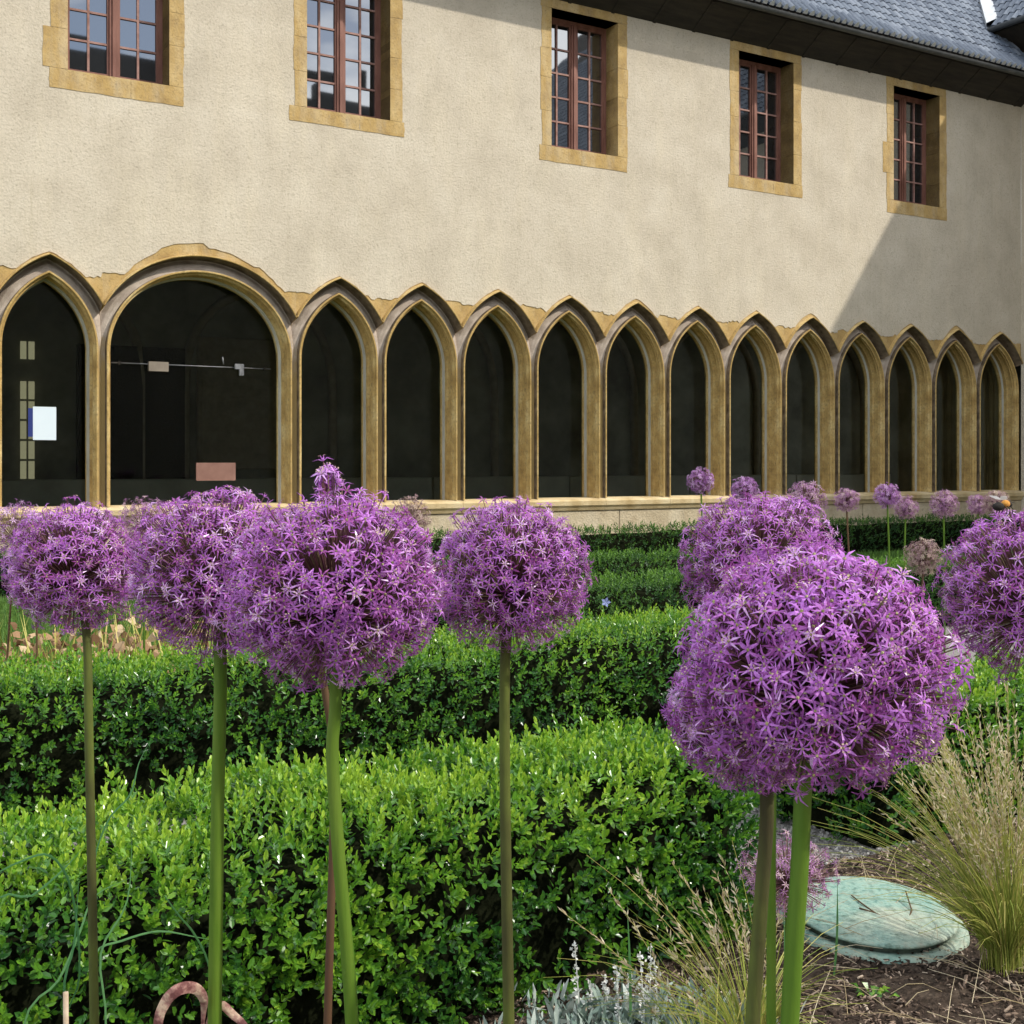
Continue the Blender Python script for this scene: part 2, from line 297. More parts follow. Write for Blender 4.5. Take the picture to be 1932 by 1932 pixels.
M['shrivelled'] = mat('shrivelled', rough=0.75, spec=0.2, ramp=[(0.4, (0.14, 0.055, 0.05)), (0.5, (0.32, 0.17, 0.14)), (0.6, (0.52, 0.38, 0.27))], vscale=60, stretch=(1, 1, 1), bump=0.002, bscale=120)
M['bee_dark'] = mat('bee_dark', rough=0.9, ramp=[(0.3, (0.012, 0.010, 0.008)), (0.7, (0.03, 0.024, 0.02))], vscale=300)
M['bee_orange'] = mat('bee_orange', rough=0.95, ramp=[(0.3, (0.42, 0.17, 0.03)), (0.7, (0.58, 0.28, 0.06))], vscale=400)
M['bee_wing'] = mat('bee_wing', base=(0.5, 0.48, 0.44), rough=0.2, spec=0.6, var=(0.42, 0.4, 0.38), vscale=300, trans=0.5)
M['blue_flower'] = mat('blue_flower', rough=0.6, ramp=[(0.3, (0.28, 0.33, 0.62)), (0.7, (0.40, 0.45, 0.75))], vscale=100, trans=0.2)
M['warm_pane'] = mat('warm_pane', rough=0.5, ramp=[(0.3, (0.30, 0.27, 0.18)), (0.7, (0.45, 0.42, 0.30))], vscale=6)
b_ = M['warm_pane'].node_tree.nodes['Principled BSDF']; b_.inputs['Emission Color'].default_value = (0.75, 0.68, 0.46, 1); b_.inputs['Emission Strength'].default_value = 0.28

# ------------------------------------------------------------------ cloister range
BZ = EYE                     # heights of the front were measured from eye level
bld = empty('cloister', W(U0, T0), ANG)
tag(bld, 'long cloister range in cream render with arcade of pointed arches and slate roof', 'building')
SILL = 0.79; SPR = 2.43; PITCH = 1.06; HW = 0.425; CORNER = 14.84; LEFT = -4.77

PROF = [(0, .36), (0, .29), (.004, .28), (.024, .278), (.028, .27), (.028, .225), (.016, .218), (.016, .205), (.034, .198), (.052, .175), (.056, .150), (.044, .122), (.030, .112),
        (.022, .108), (.020, .096), (.034, .088), (.038, .072), (.018, .062), (.018, .050), (.032, .048), (.040, .040), (.041, .012), (.045, .002), (.058, 0),
        (.064, .01), (.068, .07), (.10, .075), (.14, .10), (.18, .15), (.195, .15), (.202, .12), (.205, -.045), (.211, -.055), (.219, -.055), (.232, .002)]
PD = np.array([p[0] for p in PROF]); PY = np.array([p[1] for p in PROF])
def prof(d): return float(np.interp(d, PD + np.arange(len(PD)) * 1e-7, PY))
CAV0, CAV1 = next(i for i, p in enumerate(PROF) if p[0] == .064), next(i for i, p in enumerate(PROF) if p[0] == .202)          # profile spans of the hollow
def arch_mesh(half, big):
    """front of one bay: rings swept round the opening; half = half the bay width"""
    w_ = half - (PITCH / 2 - HW)
    if big:
        A, B = w_, 0.845
        def pt(d, th): return ((A + d) * math.cos(th), SPR + (B + d) * math.sin(th))
        def dist(x, z):
            lo, hi = -0.05, 1.5
            if z <= SPR: return abs(x) - A
            for _ in range(40):
                m_ = (lo + hi) / 2
                if (x / (A + m_)) ** 2 + ((z - SPR) / (B + m_)) ** 2 > 1: lo = m_
                else: hi = m_
            return lo
    else:
        r = 0.711; RR = (w_ * w_ + r * r) / (2 * w_); cx = RR - w_
        def pt(d, th):   # th 0..pi, half each side
            amax = math.acos(cx / (RR + d))
            if th <= math.pi / 2: a = th / (math.pi / 2) * amax; return (-cx + (RR + d) * math.cos(a), SPR + (RR + d) * math.sin(a))
            a = (math.pi - th) / (math.pi / 2) * amax; return (cx - (RR + d) * math.cos(a), SPR + (RR + d) * math.sin(a))
        def dist(x, z):
            if z <= SPR: return abs(x) - w_
            return math.hypot(abs(x) + cx, z - SPR) - RR
    nth = 56 if big else 40
    ths = [math.pi * i / nth for i in range(nth + 1)]
    rings = []
    for (d, y) in PROF:
        ring = []
        for z in (SILL, SPR - 0.01): ring.append((min(w_ + d, half), z, y if w_ + d <= half else prof(half - w_)))
        for th in ths:
            x, z = pt(d, th)
            if abs(x) > half:
                x = math.copysign(half, x); ring.append((x, z, prof(min(dist(x, z), 0.232))))
            else: ring.append((x, z, y))
        for z in (SPR - 0.01, SILL): ring.append((-min(w_ + d, half), z, y if w_ + d <= half else prof(half - w_)))
        rings.append(ring)
    m = MB(); n = len(rings[0])
    vs = [(p[0], p[2], p[1]) for r_ in rings for p in r_]
    fs, cav, pale, groove_shade = [], [], [], []
    for j in range(len(rings) - 1):
        for i in range(n - 1):
            q = (j * n + i, j * n + i + 1, (j + 1) * n + i + 1, (j + 1) * n + i)
            P_ = [Vector(vs[k]) for k in q]
            if ((P_[1] - P_[0]).cross(P_[2] - P_[0]).length + (P_[2] - P_[0]).cross(P_[3] - P_[0]).length) < 1e-7: continue
            zc = sum(p.z for p in P_) / 4
            (groove_shade if j in (CAV0, CAV1 - 1, CAV1) else cav if CAV0 <= j < CAV1 else pale if j in (1, 2, 3) else fs).append(q)
    m.add(vs, fs, 0, False); m.v = vs; m.f = fs + cav + pale + groove_shade; m.m = [0] * len(fs) + [1] * len(cav) + [2] * len(pale) + [3] * len(groove_shade); m.sm = [False] * len(m.f)
    outer = [(p[0], p[1]) for p in rings[-1] if p[1] > SPR]      # right to left
    inner = [(p[0], p[1]) for p in rings[0]]
    # solid core of the two half piers, behind the mouldings
    for sg in (1, -1):
        a, b = sorted((sg * (w_ + 0.036), sg * half)); m.box(a + (0 if sg > 0 else 0.0005), b - 0.0005, 0.105, 0.355, SILL, SPR + 0.25)
    return m, outer, inner

ZB = 3.75
bays = [(-2.65, 0), (-1.59, 0), (-0.53, 0), (1.06, 1)] + [(2.65 + PITCH * k, 0) for k in range(12)]
small_m, small_outer, small_inner = arch_mesh(PITCH / 2, False); big_m, big_outer, big_inner = arch_mesh(PITCH, True)
small_me = small_m.mesh('arch'); big_me = big_m.mesh('arch')
for me_ in (small_me, big_me): me_.materials.append(M['arch_stone']); me_.materials.append(M['cavetto_stone']); me_.materials.append(M['pale_stone']); me_.materials.append(M['groove_shade_stone'])
def pane_mesh(inner):
    m = MB(); n = len(inner); m.add([(x, 0.0, z) for x, z in inner], [tuple(range(n))]); m.add([(x, 0.008, z) for x, z in inner], [tuple(range(n))[::-1]]); return m.mesh('glass_pane')
pane_s, pane_b = pane_mesh(small_inner), pane_mesh(big_inner)
for p_ in (pane_s, pane_b): p_.materials.append(M['arcade_glass'])
plast = MB(); rr = random.Random(3)
for bi, (uc, big) in enumerate(bays):
    a = link('arch', big_me if big else small_me, None, bld, (uc, 0, 0))
    if big: a['label'] = 'wide round arch between two pointed ones'
    link('glass_pane', pane_b if big else pane_s, None, a, (0, 0.335, 0))
    outer = big_outer if big else small_outer
    pts = sorted(set((round(x, 5), round(z, 5)) for x, z in outer)); col = {}
    for x, z in pts: col[x] = max(z, col.get(x, 0))
    xs = sorted(col); half = PITCH if big else PITCH / 2
    xs = [x for x in xs]
    ph = rr.uniform(0, 6); crest = rr.choice([0.0, 0.015, 0.05, 0.01]) if not big else 0.13
    bz = []
    for x in xs:
        z = col[x]; e = abs(x) / half
        base = BZ + 1.955 + 0.012 * math.sin(9 * x + ph) + 0.03 * math.sin(77 * math.floor((x + uc) * 3.3) + 1) + rr.uniform(-0.012, 0.012)
        rim = z + 0.006 + crest * max(0, 1 - (e / (0.75 if not big else 1.1)) ** 2) * (0.75 + 0.25 * math.sin(5 * math.floor((x + uc) * 3.6) + ph)) + rr.uniform(-0.007, 0.007)
        bz.append(max(base if e > 0.62 else 0, rim))
    st = MB(); mb = plast
    for i in range(len(xs) - 1):
        x0, x1 = xs[i], xs[i + 1]
        if x1 - x0 < 1e-4: continue
        st.add([(x0, 0.002, col[x0]), (x1, 0.002, col[x1]), (x1, 0.002, bz[i + 1] + 0.01), (x0, 0.002, bz[i] + 0.01)], [(0, 1, 2, 3)])
        g0, g1 = uc + x0, uc + x1
        mb.add([(g0, -0.006, bz[i]), (g1, -0.006, bz[i + 1]), (g1, -0.006, ZB), (g0, -0.006, ZB)], [(0, 1, 2, 3)])
        mb.add([(g0, 0.004, bz[i]), (g1, 0.004, bz[i + 1]), (g1, -0.006, bz[i + 1]), (g0, -0.006, bz[i])], [(0, 1, 2, 3)])
    st.build('spandrel_stone', M['ochre_stone'], bld, loc=(uc, 0, 0))
# pier closing wall at the left end, out of the picture
plast.add([(-8, -0.006, 0), (bays[0][0] - 0.53, -0.006, 0), (bays[0][0] - 0.53, -0.006, ZB), (-8, -0.006, ZB)], [(0, 1, 2, 3)])

# upper wall with window openings
WINS = [(-5.3, 0), (-2.75, 0), (0.17, 0), (2.77, 1), (6.07, 2), (9.20, 3), (12.32, 4)]
OW, OZ0, OZ1 = 1.04, 5.29, 7.05
SOF = 7.17
edges = [-8.0]
for c, _ in WINS: edges += [c - OW / 2 - 0.06, c + OW / 2 + 0.06]
edges.append(CORNER)
for i in range(len(edges) - 1):
    a, b = edges[i], edges[i + 1]
    segs = [(ZB, 7.6)] if i % 2 == 0 else [(ZB, OZ0 - 0.06), (OZ1 + 0.06, 7.6)]
    for z0, z1 in segs: plast.add([(a, -0.006, z0), (b, -0.006, z0), (b, -0.006, z1), (a, -0.006, z1)], [(0, 1, 2, 3)])
plast.build('wall', M['plaster'], bld)

def block(m, x0, x1, z0, z1, rx0=0.0, rx1=0.0):
    """dressed stone with a slightly ragged outline"""
    j = lambda a: a + random.uniform(-0.006, 0.006)
    m.cbox(x0, x1, -0.012, 0.30, z0, z1, 0.007)
def make_window(uc, idx):
    rr = random.Random(40 + idx)
    win = empty('window', (uc, 0, 0), 0, bld)
    h = OW / 2
    # surround: blocks of uneven length
    def blk(x0, x1, z0, z1):
        m = MB(); n = 5
        # ragged outer outline: polygon face with jitter
        def edge(ax, ay, bx, by, jit):
            return [(ax + (bx - ax) * k / n + (rr.uniform(-jit, jit) if 0 < k else 0), ay + (by - ay) * k / n + (rr.uniform(-jit, jit) if 0 < k else 0)) for k in range(n)]
        jl = 0.0 if abs(x0) <= h + 1e-6 and x0 > 0 else 0.007; jr = 0.0 if abs(x1) <= h + 1e-6 and x1 < 0 else 0.007
        pl = edge(x0, z0, x1, z0, 0.005 if z0 < OZ0 - 0.1 else 0.0) + edge(x1, z0, x1, z1, jr) + edge(x1, z1, x0, z1, 0.0) + edge(x0, z1, x0, z0, jl)
        k = len(pl)
        m.add([(x, -0.011, z) for x, z in pl] + [(x, 0.31, z) for x, z in pl], [tuple(range(k))])
        m.add([(x, -0.011, z) for x, z in pl] + [(x, 0.31, z) for x, z in pl], [(i, k + i, k + (i + 1) % k, (i + 1) % k) for i in range(k)])
        m.v = [(x, -0.006 if abs(y + 0.011) < 1e-6 and ii >= k else y, z) for ii, (x, y, z) in enumerate(m.v)]
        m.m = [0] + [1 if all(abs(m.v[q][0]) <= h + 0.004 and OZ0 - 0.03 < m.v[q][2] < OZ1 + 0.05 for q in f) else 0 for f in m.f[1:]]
        b0 = len(m.v); m.add(m.v[:k] + m.v[k:2 * k], [(i, k + i, k + (i + 1) % k, (i + 1) % k) for i in range(k)])
        m.build('stone_block', [M['ochre_stone'], M['reveal_shade']], win)
    for sg in (-1, 1):
        z = OZ0 - 0.0; k = 0
        while z < OZ1 - 0.02:
            hh = min(rr.uniform(0.34, 0.5), OZ1 - z)
            if OZ1 - z - hh < 0.15: hh = OZ1 - z
            wd = 0.155 + rr.uniform(-0.012, 0.012) + (0.08 if rr.random() < 0.12 else 0)
            a, b = (h, h + wd) if sg > 0 else (-h - wd, -h)
            if hh > 0.02: blk(a, b, z + 0.002, z + hh - 0.002)
            z += hh; k += 1
    e1, e2 = rr.uniform(0.14, 0.20), rr.uniform(0.14, 0.19); sz = OZ0 - rr.uniform(0.17, 0.21)
    if idx == 1: e1 = 0.21
    sp = rr.uniform(-0.15, 0.2)
    blk(-h - e1, sp, sz, OZ0 - 0.002); blk(sp + 0.003, h + e2, sz, OZ0 - 0.002)
    blk(-h - 0.16, h + 0.15, OZ1 + 0.002, OZ1 + 0.12)
    # timber frame
    f = MB(); y0, y1 = 0.255, 0.31
    zb, zt = OZ0 + 0.002, OZ1 - 0.002; x0, x1 = -h + 0.002, h - 0.002
    f.box(x0, x1, y0, y1, zb, zb + 0.055); f.box(x0, x1, y0, y1, zt - 0.05, zt)
    f.box(x0, x0 + 0.045, y0 + .001, y1, zb + 0.055, zt - 0.05); f.box(x1 - 0.045, x1, y0 + .001, y1, zb + 0.055, zt - 0.05)
    f.box(-0.045, 0.045, y0 - 0.012, y1, zb + 0.055, zt - 0.05); f.box(-0.018, 0.018, y0 - 0.028, y0 - 0.012, zb + 0.055, zt - 0.05)
    f.build('frame', M['window_wood'], win)
    sl = MB(); sl.add([(x0, 0.20, OZ0 + 0.004), (x1, 0.20, OZ0 + 0.004), (x1, 0.254, OZ0 + 0.05), (x0, 0.254, OZ0 + 0.05), (x0, 0.20, OZ0 + 0.02), (x1, 0.20, OZ0 + 0.02)],
                      [(0, 1, 5, 4), (4, 5, 2, 3)]); sl.build('sill', M['window_wood'], win)
    rows = 5; za, zc = zb + 0.055, zt - 0.05; ph_ = (zc - za) / rows
    cas = [(x0 + 0.045, -0.045), (0.045, x1 - 0.045)]
    for (a, b) in cas:
        c = MB(); st = 0.022
        c.box(a, a + st, y0 + 0.008, y1 - 0.005, za, zc); c.box(b - st, b, y0 + 0.008, y1 - 0.005, za, zc)
        c.box(a + st, b - st, y0 + 0.009, y1 - 0.005, za, za + 0.04); c.box(a + st, b - st, y0 + 0.009, y1 - 0.005, zc - 0.03, zc)
        mid = (a + b) / 2; c.build('casement', M['window_wood'], win); c = MB()
        c.box(mid - 0.012, mid + 0.012, y0 + 0.014, y1 - 0.01, za + 0.04, zc - 0.03)
        zp = [za + 0.04 + (zc - 0.03 - za - 0.04) * r_ / rows for r_ in range(rows + 1)]
        for r_ in range(1, rows):
            c.box(a + st, mid - 0.009, y0 + 0.015, y1 - 0.01, zp[r_] - 0.011, zp[r_] + 0.011)
            c.box(mid + 0.009, b - st, y0 + 0.015, y1 - 0.01, zp[r_] - 0.011, zp[r_] + 0.011)
        c.build('glazing_bars', M['glazing_bar'], win)
        pw = mid - 0.009 - a - st; pz = zp[1] - zp[0]
        pm = bpy.data.meshes.get('pane_shared')
        if pm is None:
            q = MB(); q.box(-pw / 2 - 0.002, pw / 2 + 0.002, -0.002, 0.002, -pz / 2, pz / 2); pm = q.mesh('pane_shared'); pm.materials.append(M['glass'])
        for r_ in range(rows):
            for cx in (a + st + pw / 2, mid + 0.009 + pw / 2):
                o = link('pane', pm, None, win, (cx, y1 - 0.02, (zp[r_] + zp[r_ + 1]) / 2),
                         (R(rr.gauss(0, 0.35)), 0, R(rr.gauss(0, 0.35))))
    m = MB(); m.box(-h, h, 0.32, 0.36, OZ0, OZ1); m.build('dark_backing', M['hedge_core'], win)  # near-black board added behind the panes in place of the unlit room
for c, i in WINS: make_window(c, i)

# sill course and low wall under the arcade
x = LEFT + 0.3; k = 0; rr = random.Random(9)
x = -3.18
while x < CORNER - 0.02:
    L_ = min(PITCH * rr.choice([1, 1, 2]), CORNER - x)
    if CORNER - x - L_ < 0.3: L_ = CORNER - x
    m = MB(); a, b = x + 0.002, x + L_ - 0.002
    prof_s = [(0.42, SILL + 0.004), (0.06, SILL + 0.0), (-0.055, SILL - 0.018), (-0.07, SILL - 0.035), (-0.068, SILL - 0.09), (-0.045, SILL - 0.12), (-0.03, SILL - 0.155), (0.3, SILL - 0.155)]
    n = len(prof_s); vs_ = [(a, y, z) for y, z in prof_s] + [(b, y, z) for y, z in prof_s]
    m.add(vs_, [(i, n + i, n + i + 1, i + 1) for i in range(n - 1)] + [tuple(range(n)), tuple(range(n, 2 * n))[::-1]])
    m.build('sill_stone', M['sill_stone'], bld)
    x += L_
x = -3.18
while x < CORNER - 0.02:
    L_ = min(rr.uniform(1.5, 2.3), CORNER - x)
    if CORNER - x - L_ < 0.4: L_ = CORNER - x
    m = MB(); m.cbox(x + 0.004, x + L_ - 0.004, -0.012, 0.40, 0.13, SILL - 0.158, 0.008); m.build('wall_slab', M['rubble'], bld)
    x += L_
m = MB(); m.box(-3.2, CORNER, -0.06, 0.4, -0.1, 0.128); m.build('plinth', M['sill_stone'], bld)

# gallery behind the arcade
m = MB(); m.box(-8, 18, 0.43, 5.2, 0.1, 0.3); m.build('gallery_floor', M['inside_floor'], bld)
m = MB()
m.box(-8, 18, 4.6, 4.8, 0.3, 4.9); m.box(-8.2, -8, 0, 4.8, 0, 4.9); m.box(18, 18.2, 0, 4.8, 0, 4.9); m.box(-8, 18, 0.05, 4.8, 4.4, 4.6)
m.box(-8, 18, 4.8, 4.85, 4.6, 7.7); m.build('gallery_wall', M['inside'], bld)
m = MB()
for k in range(9): m.cbox(-7 + 2.6 * k, -7 + 2.6 * k + 2.58, 4.15, 4.59, 0.3, 1.02, 0.01)
m.build('bounce_ledge', M['inside_floor'], bld)  # pale ledge added to imitate light off the floor on the wall
m = MB(); u = cast_t(250, 800, T0 + 4.5)[0] - U0; m.box(u - 0.75, u + 0.75, 4.50, 4.58, 0.3, 2.9); m.build('door', M['hedge_core'], bld)
u = cast_t(468, 800, T0 + 4.5)[0] - U0; m = MB()
m.cbox(u - 0.75, u + 0.75, 4.52, 4.59, 1.15, 3.1, 0.02)
for k in range(7): m.box(u - 0.68, u + 0.68, 4.505, 4.518, 1.25 + 0.25 * k, 1.25 + 0.25 * k + 0.21)
m.build('wall_panel', M['tan_box'], bld)
# inner skin closing the back of the front wall above the arches
m = MB(); m.box(-8, CORNER, 0.425, 0.47, 3.45, 7.6); m.build('inner_wall', M['inside'], bld)
for k in range(6):     # dim blind arches of the gallery's far side
    u = 0.4 + 2.9 * k; m = MB(); P_ = []
    for th in np.linspace(0, math.pi, 19): P_.append((u + 1.15 * math.cos(th), 4.56, 2.3 + 1.5 * math.sin(th) ** 0.85))
    P_ = [(u + 1.15, 4.56, 0.3)] + P_ + [(u - 1.15, 4.56, 0.3)]
    m.tube(P_, 0.07, 6); m.build('vault_rib', M['warm_pane'] if False else M['tan_box'], bld)

# things seen in and behind the arcade glass
def plate(name, x0, y0, x1, y1, v, m, label, cat, th=0.006, group=None):
    s0, za = cast_t(x0, y1, T0 + v); s1, zb = cast_t(x1, y0, T0 + v)
    s1b, _ = cast_t(x1, y1, T0 + v); zc = cast_t(x0, y0, T0 + v)[1]
    wd, hh = s1 - s0, zc - za
    q = MB(); q.box(-wd / 2, wd / 2, -th / 2, th / 2, 0, hh)
    o = q.build(name, m); o.location = W((s0 + s1) / 2, T0 + v, za); o.rotation_euler = (0, 0, ANG)
    tag(o, label, cat, group); return o
plate('notice', 62, 767, 106, 830, 0.328, M['paper'], 'blank white paper notice on the glass of the leftmost pointed arch', 'notice')
plate('folder', 53, 770, 62, 824, 0.324, M['blue_paper'], 'narrow blue strip beside the white notice in the leftmost arch', 'sign')
plate('sign_board', 370, 873, 444, 907, 0.322, M['pink_sign'], 'small pinkish brown board low on the glass of the wide round arch', 'sign', 0.02)
# glass door fittings in the wide arch
dr = empty('door_rail', W(U0 + 1.06, T0 + 0.32), ANG); tag(dr, 'thin metal rail running across the glass of the wide round arch', 'rail')
zr = cast_t(380, 691, T0 + 0.32)[1]
m = MB(); m.tube([(-0.9, 0, zr), (0.88, 0, zr)], 0.006, 6); m.build('rail', M['metal'], dr)
for xx in (-0.82, 0.80):
    m = MB(); m.box(xx - 0.012, xx + 0.012, -0.01, 0.02, 0.3, zr + 0.02) if False else m.box(xx - 0.012, xx + 0.012, -0.01, 0.012, zr - 0.02, zr + 0.02); m.build('post', M['dark_timber'], dr)
s_, z_ = cast_t(450, 692, T0 + 0.32); m = MB(); u_ = s_ - U0 - 1.06
m.box(u_ - 0.05, u_ + 0.05, -0.04, -0.01, z_ - 0.03, z_ + 0.03); m.box(u_ - 0.0, u_ + 0.05, -0.042, -0.012, z_ - 0.10, z_ - 0.031)
m.tube([(u_ - 0.18, -0.02, z_ + 0.02), (u_ - 0.19, -0.02, z_ + 0.10)], 0.008, 5); m.build('bracket', M['metal'], dr)
plate('card_box', 280, 682, 317, 700, 0.30, M['tan_box'], 'small tan box fixed to the rail in the wide round arch', 'box', 0.05)
# narrow leaded window glimpsed through the leftmost arch
sA, zA = cast_t(37, 905, T0 + 4.5); sB, zB_ = cast_t(68, 640, T0 + 4.5)
zB_ = cast_t(37, 640, T0 + 4.5)[1]
lw = empty('inner_window', ((sA + sB) / 2 - U0, 4.55, zA), 0, bld); lw['label'] = 'narrow leaded window glimpsed through the leftmost arch'
hh = zB_ - zA; wd = sB - sA
for r_ in range(7):
    for c_ in range(2):
        if r_ == 5 : continue
        q = MB(); q.box(0.015, wd * 0.44, -0.01, 0.0, 0.01, hh / 7 - 0.02); q.build('pane', M['warm_pane'], lw, loc=(-wd / 2 + c_ * wd * 0.5, 0, r_ * hh / 7))

# eaves, gutter and slates
GV, GZ = -0.46, 7.49; TP = 1.19; sl_len = math.hypot(1, TP)
VAL_U, VAL_V = 14.24, 0.15
m = MB(); nb = 60
m.add([(-8, -0.008, SOF), (CORNER, -0.008, SOF), (CORNER - 0.002, GV + 0.03, GZ - 0.04), (-8, GV + 0.03, GZ - 0.04)], [(0, 1, 2, 3)])
m.add([(-8, GV + 0.03, GZ - 0.04), (CORNER - 0.002, GV + 0.03, GZ - 0.04), (CORNER - 0.002, GV + 0.03, GZ + 0.02), (-8, GV + 0.03, GZ + 0.02)], [(0, 1, 2, 3)])
m.build('soffit', M['dark_timber'], bld)
x = -8
for i in range(34):       # soffit boards, slightly proud battens
    m = MB(); xa = -7.8 + i * 0.68
    if xa > CORNER - 0.1: break
    dy, dz = GV + 0.03, GZ - 0.04 - SOF
    m.add([(xa, -0.01, SOF - 0.012), (xa + 0.05, -0.01, SOF - 0.012), (xa + 0.05, dy, GZ - 0.055), (xa, dy, GZ - 0.055),
           (xa, -0.01, SOF + 0.01), (xa + 0.05, -0.01, SOF + 0.01), (xa + 0.05, dy, GZ - 0.03), (xa, dy, GZ - 0.03)], [(0, 1, 2, 3), (0, 3, 7, 4), (1, 5, 6, 2)])
    m.build('rafter', M['dark_timber'], bld)
m = MB()
gp = [(GV - 0.01 - 0.055 + 0.055 * math.cos(a), GZ - 0.005 + 0.05 * math.sin(a)) for a in np.linspace(math.pi, 2 * math.pi, 8)]
gx0, gx1 = -8, CORNER - 0.01; n = len(gp)
m.add([(gx0, y, z) for y, z in gp] + [(gx1, y, z) for y, z in gp], [(i, i + 1, n + i + 1, n + i) for i in range(n - 1)], 0, True)
m.build('gutter', M['gutter'], bld)
# slates: one curved interlocking tile, laid in courses
TW, EXP, TL = 0.125, 0.21, 0.27
def tile_arrays(crest=0.034, wf=0.985, lip=0.014, lift0=0.022):
    n = 5; V = []; 
    for k, (l, lift) in enumerate([(0, lift0), (TL, 0.004)]):
        for th in (0.0, -lip):
            for i in range(n):
                f = i / (n - 1); V.append((f * TW * wf, l, lift + (crest * math.sin(f * math.pi) ** 1.3 if th == 0 or l > 0 else 0) + th))
    Fs = [(i, i + 1, 2 * n + i + 1, 2 * n + i) for i in range(n - 1)] + [(n + i + 1, n + i, 3 * n + i, 3 * n + i + 1) for i in range(n - 1)]
    Fs += [(n + i, n + i + 1, i + 1, i) for i in range(n - 1)]      # front lip
    Fs += [(0, 2 * n, 3 * n, n), (n - 1, 2 * n - 1, 4 * n - 1, 3 * n - 1)]
    mi = [0] * (2 * (n - 1)) + [1] * (n - 1) + [0, 0]
    return np.array(V, float), np.array(Fs), np.array(mi)
tV, tF, tMi = tile_arrays()
pit = math.atan(TP)
eV, eF, eMi = tile_arrays(0.05, 0.66, 0.03, 0.03); tile_me = np_mesh('roof_tile', eV, eF, mi=eMi); tile_me.materials.append(M['slate']); tile_me.materials.append(M['tile_lip'])
tile_plain = np_mesh('roof_tile', tV, tF); tile_plain.materials.append(M['slate'])
count = 0; fl, fm = [], []
for c in range(34):
    dv = c * EXP * math.cos(pit); dz = c * EXP * math.sin(pit)
    v, z = GV - 0.085 + dv, GZ + 0.105 + dz - 0.05 * TP
    ulim = max(CORNER - 0.13, VAL_U + v - VAL_V)
    n_t = int((ulim + 8) / TW)
    for i in range(n_t):
        u = -8 + i * TW
        if c < 5 and 7.0 < u:
            o = link('roof_tile', tile_me if c == 0 else tile_plain, None, bld, (u, v, z + random.uniform(-.002, .002)), (pit + random.uniform(-.012, .012), 0, 0)); count += 1
        else: fl.append((u, v, z))
fl = np.array(fl); cp, sp_ = math.cos(pit), math.sin(pit)
Mx = np.tile(np.array([[1, 0, 0], [0, cp, -sp_], [0, sp_, cp]]), (len(fl), 1, 1))
V, Fq, _ = scatter(tV, tF, Mx, fl, np.ones(len(fl)))
o = link('upper_tiles', np_mesh('upper_tiles', V, Fq, {'v': np.repeat(RNG.random(len(fl)), len(tV))}), M['slate_far'], bld); o['kind'] = 'stuff'
m = MB(); hr = 34 * EXP * math.cos(pit)
m.add([(-8, GV, GZ - 0.01), (CORNER - .003, GV, GZ - 0.01), (CORNER - .003, VAL_V + .6, GZ - 0.01 + (VAL_V + .6 - GV) * TP), (VAL_U + hr, VAL_V + hr, GZ - 0.01 + (VAL_V - GV + hr) * TP), (-8, VAL_V + hr, GZ - 0.01 + (VAL_V - GV + hr) * TP)],
      [(0, 1, 2, 3, 4)]); m.build('roof_deck', M['dark_timber'], bld)

# ------------------------------------------------------------------ side wing (right), its shadow falls on the front
wing = empty('side_wing', W(U0 + CORNER, T0), ANG)
tag(wing, 'adjoining wing at the right edge with a higher slate roof over the corner', 'building')
WL = 20.0; WZ = 8.37; OV = 0.60
m = MB(); m.add([(0.0, -0.007, 0), (0.0, -WL, 0), (0.0, -WL, 8.6), (0.0, -0.007, 8.6)], [(0, 1, 2, 3)])
m.add([(0.0, -0.007, 7.0), (0.0, 1.5, 7.0), (0.0, 1.5, 8.6), (0.0, -0.007, 8.6)], [(0, 1, 2, 3)])
m.add([(0, -WL, 0), (9, -WL, 0), (9, -WL, 8.6), (4.5, -WL, 14.0), (0, -WL, 8.6)], [(0, 1, 2, 3, 4)]); m.build('wall', M['plaster'], wing)
m = MB()
m.add([(-0.008, 0.9, WZ - 0.30), (-0.008, -WL, WZ - 0.30), (-OV + 0.03, -WL, WZ - 0.05), (-OV + 0.03, 0.9, WZ - 0.05)], [(0, 1, 2, 3)])
m.add([(-OV + 0.03, 0.9, WZ - 0.05), (-OV + 0.03, -WL, WZ - 0.05), (-OV + 0.03, -WL, WZ + 0.02), (-OV + 0.03, 0.9, WZ + 0.02)], [(0, 1, 2, 3)])
m.build('soffit', M['dark_timber'], wing)
m = MB(); H_ = 6.0
m.add([(-OV, VAL_V, WZ), (-OV, -WL, WZ), (-OV + H_, -WL, WZ + H_ * TP), (-OV + H_, VAL_V + H_, WZ + H_ * TP)], [(0, 1, 2, 3)])
m.add([(-OV + H_, -WL, WZ + H_ * TP), (-OV + 2 * H_, -WL, WZ), (-OV + 2 * H_, VAL_V + H_, WZ), (-OV + H_, VAL_V + H_, WZ + H_ * TP)], [(0, 1, 2, 3)])
m.build('roof_deck', M['dark_timber'], wing)
fl = []
for c in range(36):
    du = c * EXP * math.cos(pit); dz = c * EXP * math.sin(pit)
    vmax = VAL_V + du - 0.05; n_t = int((WL + vmax) / TW)
    for i in range(n_t): fl.append((-OV - 0.04 + du, vmax - i * TW, WZ + 0.03 + dz))
fl = np.array(fl)
Mx = np.tile(np.array([[0, cp, -sp_], [-1, 0, 0], [0, sp_, cp]]), (len(fl), 1, 1))
V, Fq, _ = scatter(tV, tF, Mx, fl, np.ones(len(fl)))
o = link('roof_tiles', np_mesh('roof_tiles', V, Fq, {'v': np.repeat(RNG.random(len(fl)), len(tV))}), M['slate_far'], wing); o['kind'] = 'stuff'
